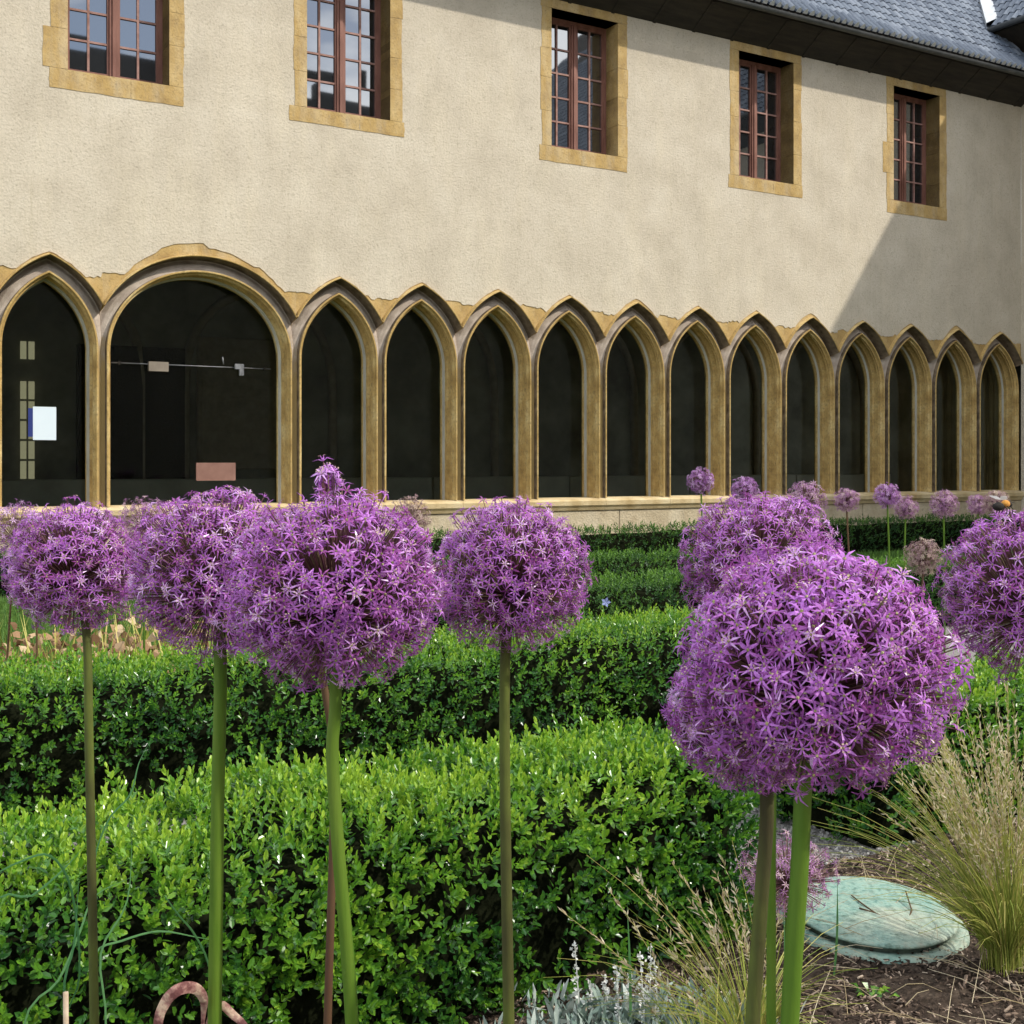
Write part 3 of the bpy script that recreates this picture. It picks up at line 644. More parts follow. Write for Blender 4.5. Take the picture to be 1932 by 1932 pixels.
m = MB(); m.add([(-OV - 0.10, VAL_V - 0.02, WZ + 0.12), (-OV + 0.05, VAL_V - 0.12, WZ + 0.20), (-OV + H_ + 0.05, VAL_V + H_ - 0.12, WZ + 0.20 + H_ * TP), (-OV - 0.10 + H_, VAL_V + H_ - 0.02, WZ + 0.12 + H_ * TP)], [(0, 1, 2, 3)])
m.add([(-OV - 0.10, VAL_V - 0.02, WZ + 0.12), (-OV - 0.10 + H_, VAL_V + H_ - 0.02, WZ + 0.12 + H_ * TP), (-OV - 0.10 + H_, VAL_V + H_ - 0.02, WZ + H_ * TP), (-OV - 0.10, VAL_V - 0.02, WZ)], [(0, 1, 2, 3)])
m.build('valley_flashing', M['lead'], wing)
m = MB(); m.tube([(-OV - 0.05, VAL_V, WZ - 0.0), (-OV - 0.05, -WL, WZ - 0.0)], 0.05, 8); m.build('gutter', M['gutter'], wing)

# range across the garden, seen only as a reflection in the upper windows
opp = empty('opposite_range', (24, -18, 0), R(28))
tag(opp, 'dark roofed range across the garden mirrored in the upper left windows', 'building')
m = MB(); m.box(-26, 22, -5, 5, 0, 11); m.build('wall', M['plaster'], opp)
m = MB(); m.add([(-26.4, -5.4, 11), (22.4, -5.4, 11), (17, 0, 18.9), (-21, 0, 18.9), (-26.4, 5.4, 11), (22.4, 5.4, 11)], [(0, 1, 2, 3), (3, 2, 5, 4), (0, 3, 4), (1, 5, 2)]); m.build('roof', M['dark_timber'], opp)
for xa, hh in ((-9, 20.1), (-5.2, 19.7), (4, 20.2), (11, 19.8)):
    m = MB(); m.box(xa - 0.9, xa + 0.9, -0.8, 0.8, 15.5, hh); m.build('chimney', M['dark_timber'], opp)
# ------------------------------------------------------------------ ground
def sheet(name, s0, s1, t0, t1, z, m, label, kind='structure', n=1):
    q = MB(); q.add([tuple(W(s0, t0, z)), tuple(W(s1, t0, z)), tuple(W(s1, t1, z)), tuple(W(s0, t1, z))], [(0, 1, 2, 3)])
    o = q.build(name, m); o['kind'] = kind; o['label'] = label; return o
q = MB(); q.add([(-400, -400, 0), (400, -400, 0), (400, 400, 0), (-400, 400, 0)], [(0, 1, 2, 3)])
o = q.build('gravel_ground', M['gravel']); tag(o, 'pale gravel of the garden paths', kind='structure')
sheet('lawn', -8, 17.2, 8.0, 12.9, 0.004, M['lawn'], 'mown lawn between the hedges and the cloister')
sheet('garden_bed', -8, 3.2, 4.4, 8.0, 0.008, M['soil'], 'planted bed covered in dry leaves behind the second hedge')
# near bed, slightly heaped
n = 70; gs = np.linspace(-4.5, 7.0, n); gt = np.linspace(-0.5, 2.74, n); GS, GT = np.meshgrid(gs, gt); GS = GS.ravel(); GT = GT.ravel()
pp = np.stack([GS * CA - GT * SA, GS * SA + GT * CA, np.zeros(n * n)], 1)
edge_ = np.clip((2.74 - GT) / 0.12, 0, 1)
hz = 0.006 + edge_ * (0.02 + 0.025 * snoise(pp, 1.4, 5) ** 2 + 0.012 * snoise(pp, 5, 6))
pp[:, 2] = np.maximum(hz, 0.004)
idx = np.arange(n * n).reshape(n, n)
Fq = np.stack([idx[:-1, :-1], idx[:-1, 1:], idx[1:, 1:], idx[1:, :-1]], -1).reshape(-1, 4)
o = link('soil_bed', np_mesh('soil_bed', pp, Fq, smooth=True), M['soil']); tag(o, 'dark mulched soil of the near flower bed', kind='structure')

# ------------------------------------------------------------------ leaf templates
def leaf_quads(L=1.0, wd=0.52, fold=0.12):
    V = [(0, 0, 0), (wd * .45, L * .3, fold * .6), (wd * .42, L * .72, fold * .5), (0, L, 0), (-wd * .42, L * .72, fold * .5), (-wd * .45, L * .3, fold * .6)]
    return np.array(V, float), np.array([(0, 1, 2, 3), (0, 3, 4, 5)])
def rotm(ax, a): return np.array(Matrix.Rotation(a, 3, ax))
def sprig(nl, length, leaf, simple=False, seed=0):
    """upright shoot along z with pairs of leaves and a terminal tuft"""
    r = random.Random(seed); Vs, Fs, At = [], [], []; b = 0
    lv, lf = leaf_quads()
    if simple: lv = np.array([(0, 0, 0), (0.26, 0.5, 0.05), (0, 1, 0), (-0.26, 0.5, 0.05)], float); lf = np.array([(0, 1, 2, 3)])
    for i in range(nl):
        f = i / max(nl - 1, 1); th = i * 2.4 + r.uniform(-.4, .4); tilt = R(25 + 50 * f + r.uniform(-14, 14))
        A = rotm('Z', th) @ rotm('X', tilt) @ rotm('Y', r.uniform(-.4, .4)); sc = leaf * (0.95 - 0.28 * f) * r.uniform(0.85, 1.15)
        v = lv * sc @ A.T + np.array([0, 0, length * f])
        Vs.append(v); Fs.append(lf + b); At.append(np.full(len(v), f)); b += len(v)
    return np.concatenate(Vs), np.concatenate(Fs), np.concatenate(At)

def hedge(name, s0, s1, t0, t1, H, dens, leaf, label, group, vis=None, matl='box_leaf', simple=False, nl=9, seed=1, drot=0.0, gap=0.0, amp=0.03, ramp_side=0.0):
    root = empty(name, W(s0, t0), ANG + R(drot)); tag(root, label, 'hedge', group)
    rng = np.random.default_rng(seed); L_, D_ = s1 - s0, t1 - t0
    e = 0.36
    def surf(x, ph, inset=0.0):
        c, s = np.cos(ph), np.sin(ph)
        y = D_ / 2 - (D_ / 2 - inset) * np.sign(c) * np.abs(c) ** e
        z = (H - inset * 0.5) * np.abs(s) ** e
        return np.stack([x, y, z], 1)
    # core
    nx, nph = max(int(L_ / 0.12), 8), 26
    xs = np.linspace(0.05, L_ - 0.05, nx); phs = np.linspace(0.0, math.pi, nph)
    X, PH = np.meshgrid(xs, phs, indexing='ij'); V = surf(X.ravel(), PH.ravel(), 0.06)
    nn = snoise(V + seed, 1.5, seed) * amp
    V[:, 2] += nn * (V[:, 2] > H * 0.5)
    idx = np.arange(nx * nph).reshape(nx, nph)
    Fq = np.stack([idx[:-1, :-1], idx[:-1, 1:], idx[1:, 1:], idx[1:, :-1]], -1).reshape(-1, 4)
    me = MB(); me.v = [tuple(p) for p in V]; me.f = [tuple(f) for f in Fq] + [tuple(idx[0]), tuple(idx[-1][::-1])]; me.m = [0] * len(me.f); me.sm = [False] * len(me.f)
    me.build('branches', M['hedge_core'], root)
    # foliage
    per = 2 * H + D_; N = int(dens * (L_ * per + 2 * D_ * H))
    tab_ph = np.linspace(0.001, math.pi - 0.001, 4000); P0 = surf(np.zeros(4000), tab_ph); seg = np.linalg.norm(np.diff(P0, axis=0), axis=1); cum = np.concatenate([[0], np.cumsum(seg)]); cum /= cum[-1]
    ne = int(N * 2 * D_ * H / (L_ * per + 2 * D_ * H))
    x = rng.uniform(0, L_, N - ne); ph = np.interp(rng.random(N - ne), cum, tab_ph)
    pos = surf(x, ph); p2 = surf(x, ph + 0.02); p1 = surf(x, ph - 0.02); tg = p2 - p1
    nor = np.stack([np.zeros(len(x)), -tg[:, 2], tg[:, 1]], 1); nor /= np.linalg.norm(nor, axis=1, keepdims=True) + 1e-9
    cen = np.stack([x, np.full(len(x), D_ / 2), np.full(len(x), H / 2)], 1)
    nor *= np.sign(np.sum(nor * (pos - cen), axis=1, keepdims=True) + 1e-9)
    # ends
    sd = np.where(rng.random(ne) < .5, 0.0, 1.0)
    pe = np.stack([sd * L_, rng.uniform(0.03, D_ - 0.03, ne), H * rng.random(ne)], 1); no = np.stack([sd * 2 - 1, np.zeros(ne), np.zeros(ne)], 1)
    pos = np.concatenate([pos, pe]); nor = np.concatenate([nor, no])
    nz = snoise(pos + seed, 1.5, seed); n2 = snoise(pos + seed, 5.0, seed + 3)
    pos[:, 2] += nz * amp * (pos[:, 2] > H * 0.5) + rng.normal(0, 0.008, len(pos))
    pos += nor * (n2 * 0.028 - 0.008 + rng.normal(0, 0.010, len(pos)))[:, None]
    # a few taller shoots on top
    topm = nor[:, 2] > 0.8
    tall = topm & (rng.random(len(pos)) < 0.06); pos[tall, 2] += rng.uniform(0.01, 0.045, tall.sum())
    keep = np.ones(len(pos), bool)
    if gap > 0:    # hollows in the sides
        hole = snoise(pos * np.array([1, 1, 1.3]) + 11, 4.5, seed + 8) - nor[:, 2] * 1.2
        lowz = 1 - pos[:, 2] / H
        keep &= ~((hole > 1.0 - gap - 0.45 * lowz) & (rng.random(len(pos)) < 0.85))
    if vis is not None:   # thinner where only a side step would show it
        keep &= ((pos[:, 0] + s0 > vis[0]) & (pos[:, 0] + s0 < vis[1])) | (rng.random(len(pos)) < 0.25)
    keep &= pos[:, 2] > 0.01
    # the face turned away from the viewer
    keep &= ~((nor[:, 1] > 0.7) & (pos[:, 2] < H * 0.6) & (rng.random(len(pos)) < 0.8))
    pos, nor = pos[keep], nor[keep]
    ax = nor * 0.75 + np.array([0.0, 0, 0.5]) + rng.normal(0, 0.38, pos.shape)
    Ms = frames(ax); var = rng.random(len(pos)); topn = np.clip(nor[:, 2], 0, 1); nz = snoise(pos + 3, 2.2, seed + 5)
    Vs, Fs, As = [], [], []; base = 0
    kinds = 4; which = rng.integers(0, kinds, len(pos))
    for k in range(kinds):
        sv, sf, sa = sprig(nl, leaf * 2.1, leaf, simple, seed * 10 + k); sel = which == k
        if sel.sum() == 0: continue
        V, Fq, _ = scatter(sv, sf, Ms[sel], pos[sel], rng.uniform(0.8, 1.15, sel.sum()))
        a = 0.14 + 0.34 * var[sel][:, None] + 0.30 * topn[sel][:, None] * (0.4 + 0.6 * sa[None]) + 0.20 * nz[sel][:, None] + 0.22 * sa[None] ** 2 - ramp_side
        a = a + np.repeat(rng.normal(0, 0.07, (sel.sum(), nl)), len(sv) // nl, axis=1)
        Vs.append(V); Fs.append(Fq + base); As.append(np.clip(a, 0, 1).ravel()); base += len(V)
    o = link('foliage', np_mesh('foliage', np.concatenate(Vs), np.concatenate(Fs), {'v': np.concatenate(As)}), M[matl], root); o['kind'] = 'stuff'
    return root
HG = 'clipped box hedges of the garden'
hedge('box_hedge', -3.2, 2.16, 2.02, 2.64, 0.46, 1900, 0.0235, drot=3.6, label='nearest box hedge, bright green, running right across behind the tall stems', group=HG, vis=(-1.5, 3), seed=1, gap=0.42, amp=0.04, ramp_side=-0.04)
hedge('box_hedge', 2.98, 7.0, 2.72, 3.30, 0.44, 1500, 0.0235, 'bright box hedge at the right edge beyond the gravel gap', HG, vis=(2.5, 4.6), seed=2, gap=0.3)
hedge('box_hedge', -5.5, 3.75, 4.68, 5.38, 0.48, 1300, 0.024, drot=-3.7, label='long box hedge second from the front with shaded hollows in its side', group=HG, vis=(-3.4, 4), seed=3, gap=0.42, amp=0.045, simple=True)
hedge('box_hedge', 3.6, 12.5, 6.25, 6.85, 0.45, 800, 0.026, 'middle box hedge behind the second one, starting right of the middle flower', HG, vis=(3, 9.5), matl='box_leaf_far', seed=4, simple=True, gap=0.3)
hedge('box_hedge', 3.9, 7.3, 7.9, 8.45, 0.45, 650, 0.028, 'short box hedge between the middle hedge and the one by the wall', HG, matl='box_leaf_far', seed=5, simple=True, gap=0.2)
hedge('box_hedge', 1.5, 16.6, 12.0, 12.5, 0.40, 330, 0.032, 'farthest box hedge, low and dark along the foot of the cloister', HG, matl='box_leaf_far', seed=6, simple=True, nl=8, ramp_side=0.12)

# ------------------------------------------------------------------ ground cover
def blades(name, P_, h, wd, m, label, cat, seed=0, bend=0.35, kind='stuff'):
    N = len(P_); tV = np.array([(-.5, 0, 0), (.5, 0, 0), (.32, .25, .6), (-.32, .25, .6), (.32, .25, .6), (0, .75, 1), (0, .75, 1), (-.32, .25, .6)], float)
    tV = np.array([(-.5, 0, 0), (.5, 0, 0), (.3, bend * .4, .6), (-.3, bend * .4, .6), (0.02, bend, 1), (-0.02, bend, 1)], float); tF = np.array([(0, 1, 2, 3), (3, 2, 4, 5)])
    rng = np.random.default_rng(seed); th = rng.uniform(0, 6.28, N); c, s = np.cos(th), np.sin(th); z = np.zeros(N); o1 = np.ones(N)
    Mz = np.stack([np.stack([c * wd, -s * h, z], 1), np.stack([s * wd, c * h, z], 1), np.stack([z, z, o1 * h], 1)], 1)
    V, Fq, _ = scatter(tV, tF, Mz, P_, rng.uniform(0.6, 1.3, N))
    o = link(name, np_mesh(name, V, Fq, {'v': np.repeat(rng.random(N), len(tV))}), m); tag(o, label, cat, kind=kind); return o
def st_points(N, s0, s1, t0, t1, z=0.0, seed=0):
    rng = np.random.default_rng(seed); s = rng.uniform(s0, s1, N); t = rng.uniform(t0, t1, N)
    return np.stack([s * CA - t * SA, s * SA + t * CA, np.full(N, z)], 1)
blades('lawn_grass', st_points(60000, -8, 16, 8.0, 12.0, 0.004, 1), 0.05, 0.008, M['grass'], 'short green grass of the lawn', 'grass')
def curl_template():
    V = []; n = 3
    for i in range(n + 1):
        f = i / n; y = f; w_ = 0.42 * math.sin(math.pi * (0.12 + 0.80 * f)); z = 0.45 * math.sin(f * 2.6)
        V += [(-w_, y, z + 0.18 * w_), (w_, y, z + 0.25 * w_)]
    return np.array(V, float), np.array([(2 * i, 2 * i + 1, 2 * i + 3, 2 * i + 2) for i in range(n)])
cV, cF = curl_template()
def litter(name, P_, size, m, label, cat, seed=0, rise=0.0, upright=0.5):
    rng = np.random.default_rng(seed); N = len(P_); ax = rng.normal(size=(N, 3)) * np.array([1, 1, 0.6]) + np.array([0, 0, upright]); P2 = P_.copy(); P2[:, 2] += rng.random(N) ** 2 * rise
    V, Fq, _ = scatter(cV, cF, frames(ax), P2, size * rng.uniform(0.4, 1.5, N)); o = link(name, np_mesh(name, V, Fq, {'v': np.repeat(rng.random(N), len(cV))}), m); tag(o, label, cat, kind='stuff'); return o
pA = st_points(9000, -6, 2.6, 5.3, 7.7, 0.01, 2)
litter('dry_leaves', pA, 0.05, M['dry_leaf'], 'withered tan and brown leaves behind the second hedge on the left', 'dry leaves', 3, rise=0.30, upright=0.9)
pB = st_points(1800, -6, 2.6, 5.3, 7.7, 0.01, 12)
blades('bed_grass', pB, 0.36, 0.012, M['fescue'], 'thin yellow green shoots among the dry leaves on the left', 'plants', 13, bend=0.3)
# gravel stones in the near gap
oc = np.array([(1, 0, 0), (0, 1, 0), (-1, 0, 0), (0, -1, 0), (0, 0, .7), (0, 0, -.7)], float); of = np.array([(0, 1, 4), (1, 2, 4), (2, 3, 4), (3, 0, 4), (1, 0, 5), (2, 1, 5), (3, 2, 5), (0, 3, 5)])
gp_ = st_points(14000, 1.9, 4.6, 2.6, 4.3, 0.003, 5); ax = RNG.normal(size=gp_.shape)
V, Fq, _ = scatter(oc, of, frames(ax), gp_, RNG.uniform(0.004, 0.011, len(gp_)))
o = link('loose_gravel', np_mesh('loose_gravel', V, Fq, {'v': np.repeat(RNG.random(len(gp_)), 6)}), M['pebble']); tag(o, 'loose grey gravel on the path between the near hedges', 'gravel', kind='stuff')
# mulch chips and twigs
def bed_z(P_): return 0.02 + 0.025 * snoise(P_ * np.array([1, 1, 0]), 1.4, 5) ** 2 + 0.012 * snoise(P_ * np.array([1, 1, 0]), 5, 6)
rng = np.random.default_rng(21); N = 42000
ms_ = rng.uniform(0.6, 4.0, N); mt_ = rng.uniform(1.2, 2.70, N); mp_ = np.stack([ms_ * CA - mt_ * SA, ms_ * SA + mt_ * CA, np.zeros(N)], 1); mp_[:, 2] = bed_z(mp_) + 0.008
bx = np.array([(-.5, -.12, -.06), (.5, -.08, -.06), (.5, .10, -.06), (-.5, .12, -.06), (-.4, -.08, .07), (.45, -.05, .06), (.4, .08, .06), (-.45, .06, .07)], float)
bf = np.array([(0, 3, 2, 1), (4, 5, 6, 7), (0, 1, 5, 4), (1, 2, 6, 5), (2, 3, 7, 6), (3, 0, 4, 7)])
ax = rng.normal(size=(N, 3)) * np.array([.45, .45, 0]) + np.array([0, 0, 1])
V, Fq, _ = scatter(bx, bf, frames(ax), mp_, rng.uniform(0.005, 0.024, N) * np.where(rng.random(N) < 0.06, 1.8, 1))
o = link('bark_mulch', np_mesh('bark_mulch', V, Fq, {'v': np.repeat(rng.random(N) ** 1.6, 8)}), M['mulch']); tag(o, 'dark bark mulch and broken twigs on the near bed', 'mulch', kind='stuff')

def wire(P_, r0, r1, n=3):
    """thin tapering tube as arrays"""
    P_ = np.asarray(P_, float); k = len(P_); V = []
    for i in range(k):
        d = P_[min(i + 1, k - 1)] - P_[max(i - 1, 0)]; d /= np.linalg.norm(d) + 1e-9
        a = np.cross(d, (0.3, 0.2, 1.0) if abs(d[2]) < .9 else (1, 0.2, 0)); a /= np.linalg.norm(a); c = np.cross(d, a); r = r0 + (r1 - r0) * i / (k - 1)
        for q in range(n): V.append(P_[i] + (a * math.cos(2 * math.pi * q / n) + c * math.sin(2 * math.pi * q / n)) * r)
    Fs = [(i * n + q, i * n + (q + 1) % n, (i + 1) * n + (q + 1) % n, (i + 1) * n + q) for i in range(k - 1) for q in range(n)]
    return np.array(V), np.array(Fs)
def join(parts):
    Vs, Fs, As, b = [], [], [], 0
    for V, Fq, a in parts: Vs.append(V); Fs.append(Fq + b); As.append(np.full(len(V), a) if np.isscalar(a) else a); b += len(V)
    return np.concatenate(Vs), np.concatenate(Fs), np.concatenate(As)
# straw stalks lying on the mulch
parts = []
for i in range(240):
    p = np.array([rng.uniform(0.5, 2.0), rng.uniform(2.45, 3.6), 0.0]); p[2] = bed_z(p[None])[0] + 0.02; th = rng.uniform(0, 6.28); L_ = rng.uniform(0.05, 0.28)
    d = np.array([math.cos(th), math.sin(th), rng.uniform(-.05, .35)]) * L_; V, Fq = wire([p, p + d * .5 + (0, 0, 0.01), p + d], 0.0011, 0.0006); parts.append((V, Fq, rng.uniform(.3, 1)))
V, Fq, A_ = join(parts); o = link('straw', np_mesh('straw', V, Fq, {'v': A_}), M['seed']); tag(o, 'dry straw stalks scattered on the mulch', 'straw', kind='stuff')

# ------------------------------------------------------------------ ornamental grasses
def grass_clump(name, base, N, spread, hmin, hmax, lean, label, seed, seedheads=True, leafN=0, rad=0.0010, group=None, matname='fescue'):
    rng = np.random.default_rng(seed); root = empty(name, tuple(base)); tag(root, label, 'grass', group)
    parts, heads = [], []
    for i in range(N):
        th = rng.uniform(0, 6.28); r0 = rng.uniform(0, 0.055); h = rng.uniform(hmin, hmax); out_ = np.array([math.cos(th), math.sin(th), 0]) * rng.uniform(0.1, 1) * spread + np.array(lean) * rng.uniform(0.3, 1.2)
        p0 = np.array([math.cos(th) * r0, math.sin(th) * r0, 0]); pts = []
        for f in np.linspace(0, 1, 7): pts.append(p0 + out_ * h * f ** 1.8 + np.array([0, 0, h * f * (1 - 0.12 * f * np.linalg.norm(out_))]))
        V, Fq = wire(pts, rad, rad * .5); parts.append((V, Fq, float(np.clip(rng.normal(.45, .25), 0, 1))))
        if seedheads and rng.random() < 0.8:
            P_ = np.array(pts); f0 = 0.62
            for q in range(26):
                f = rng.uniform(f0, 1.0); k = f * 6; i0 = min(int(k), 5); p = P_[i0] + (P_[i0 + 1] - P_[i0]) * (k - i0); d = P_[i0 + 1] - P_[i0]; d /= np.linalg.norm(d)
                heads.append((p, d + rng.normal(0, .38, 3)))
    V, Fq, A_ = join(parts); o = link('stalks', np_mesh('stalks', V, Fq, {'v': A_}), M[matname], root); o['kind'] = 'stuff'
    if leafN:
        parts = []
        for i in range(leafN):
            th = rng.uniform(0, 6.28); h = rng.uniform(.3, .75) * hmax; sp_l = rng.uniform(.2, 1.1); d = np.array([math.cos(th), math.sin(th), 0]); pts = []
            for f in np.linspace(0, 1, 7): pts.append(np.array(lean) * h * 0.45 * f ** 1.7 + d * (0.02 + sp_l * h * f ** 1.7) + np.array([0, 0, h * (f - 0.35 * f ** 3 * sp_l)]))
            V, Fq = wire(pts, 0.0017, 0.0004); parts.append((V, Fq, float(rng.uniform(0, .8))))
        V, Fq, A_ = join(parts); o = link('leaves', np_mesh('leaves', V, Fq, {'v': A_}), M['fescue'], root); o['kind'] = 'stuff'
    if heads:
        P_ = np.array([h[0] for h in heads]); ax = np.array([h[1] for h in heads]); sv = np.array([(-.14, 0, 0), (.0, .10, .45), (.14, 0, 0), (0, -.05, 1)], float) ; sv = np.array([(0, 0, 0), (.12, 0, .4), (0, .03, 1), (-.12, 0, .4)], float)
        V, Fq, _ = scatter(sv, np.array([(0, 1, 2, 3)]), frames(ax), P_, rng.uniform(0.010, 0.022, len(P_))); o = link('seed_plumes', np_mesh('seed_plumes', V, Fq, {'v': np.repeat(rng.random(len(P_)), 4)}), M['seed'], root); o['kind'] = 'stuff'
    return root
g0 = ground_at(1895, 1835, 0.03)
grass_clump('feather_grass', g0, 210, 0.36, 0.34, 0.70, (-0.26, 0.0, 0), 'tall feathery straw coloured grass tuft at the right edge on the mulch', 31, leafN=300)
grass_clump('feather_grass', ground_at(1415, 2010, 0.03), 26, 0.45, 0.26, 0.46, (-0.40, 0, 0), 'wispy green and straw grass leaning left beside the two thick stems', 32, leafN=150, rad=0.0008)
grass_clump('feather_grass', ground_at(1345, 2080, 0.03), 9, 0.75, 0.22, 0.42, (-0.2, 0, 0), 'low wispy grass behind the silver leaved plant, left of the thick stems', 33, leafN=60)

# ------------------------------------------------------------------ alliums
def floret_arrays(detail=True, pet=0.0122, wd=0.0022, seed=0, reflex=0.25, ped=0.0):
    """star of six petals at the origin facing +z; returns V, quads, material index"""
    r = random.Random(seed); V, Fs, mi = [], [], []
    def quad(a, b, c, d, m_): i = len(V); V.extend([a, b, c, d]); Fs.append((i, i + 1, i + 2, i + 3)); mi.append(m_)
    for k in range(6):
        th = k * math.pi / 3 + r.uniform(-.14, .14); L_ = pet * r.uniform(.86, 1.12); w_ = wd * r.uniform(.85, 1.1) * (1 if k % 2 else 0.88)
        c, s = math.cos(th), math.sin(th); rf = reflex + r.uniform(-.22, .22)
        def pt(u, v, z): return (c * u - s * v, s * u + c * v, z)
        z1, z2, z3 = 0.10 * L_, 0.22 * L_ + 0 * rf, (0.30 - rf) * L_
        i = len(V)
        V.extend([pt(0.0006, -w_ * .25, 0), pt(0.0006, w_ * .25, 0), pt(L_ * .45, w_ * .5, z2), pt(L_ * .45, -w_ * .5, z2), pt(L_, w_ * .08, z3), pt(L_, -w_ * .08, z3)])
        Fs.extend([(i, i + 1, i + 2, i + 3), (i + 3, i + 2, i + 4, i + 5)]); mi.extend([0, 0])
        if detail:
            th2 = th + math.pi / 6; c2, s2 = math.cos(th2), math.sin(th2); l2 = pet * .55; a = pet * .045
            def p2(u, v, z): return (c2 * u - s2 * v, s2 * u + c2 * v, z)
            quad(p2(.0008, -a, .001), p2(.0008, a, .001), p2(l2 * .5, a * .5, l2 * .85), p2(l2 * .5, -a * .5, l2 * .85), 0)
            quad(p2(l2 * .5 - a * 1.2, -a * 1.8, l2 * .85), p2(l2 * .5 + a, -a * 1.2, l2 * .87), p2(l2 * .5 + a * 1.4, a * 1.8, l2 * .9), p2(l2 * .5 - a, a * 1.2, l2 * .93), 2)
    o = pet * .15; i = len(V)
    V.extend([(o, 0, o * .6), (0, o, o * .6), (-o, 0, o * .6), (0, -o, o * .6), (0, 0, o * 1.7), (0, 0, 0.0)])
    for a, b in ((0, 1), (1, 2), (2, 3), (3, 0)): Fs.append((i + a, i + b, i + 4, i + 4)) ; mi.append(1)
    V = np.array(V, float)
    # degenerate quads -> give the top its own tiny spread
    n4 = i + 4
    F2 = []
    for f in Fs:
        if f[2] == f[3]:
            V = np.vstack([V, V[f[2]] + np.array([1e-5, 1e-5, 0])]); F2.append((f[0], f[1], f[2], len(V) - 1))
        else: F2.append(f)
    return V, np.array(F2), np.array(mi)
FLORETS = []
for k in range(5):
    V, Fq, mi = floret_arrays(True, seed=50 + k, reflex=0.15 + 0.12 * k); me = np_mesh('floret', V, Fq, mi=mi)
    for m_ in ('petal', 'ovary', 'bract'): me.materials.append(M[m_])
    FLORETS.append(me)
me = np_mesh('floret', V, Fq, mi=mi)
for m_ in ('petal_pink', 'ovary', 'bract'): me.materials.append(M[m_])
FLORETS.append(me)
FV, FF, FM = floret_arrays(False, pet=0.0120, wd=0.0026, seed=99)
def fib(N, jit, rng):
    i = np.arange(N) + .5; z = 1 - 2 * i / N; th = i * 2.399963; r = np.sqrt(1 - z * z); P_ = np.stack([r * np.cos(th), r * np.sin(th), z], 1) + rng.normal(0, jit, (N, 3)); return P_ / np.linalg.norm(P_, axis=1, keepdims=True)
AG = 'purple alliums standing in the garden'
def stem_pts(P_, n=9):
    """smooth curve through given points, base first"""
    P_ = [np.array(p, float) for p in P_]
    if len(P_) == 2: return [P_[0] + (P_[1] - P_[0]) * f for f in np.linspace(0, 1, n)]
    o_ = []; Q = [2 * P_[0] - P_[1]] + P_ + [2 * P_[-1] - P_[-2]]
    for i in range(1, len(Q) - 2):
        for f in np.linspace(0, 1, 5)[:-1]:
            o_.append(.5 * ((2 * Q[i]) + (-Q[i - 1] + Q[i + 1]) * f + (2 * Q[i - 1] - 5 * Q[i] + 4 * Q[i + 1] - Q[i + 2]) * f * f + (-Q[i - 1] + 3 * Q[i] - 3 * Q[i + 1] + Q[i + 2]) * f ** 3))
    o_.append(P_[-1]); return o_
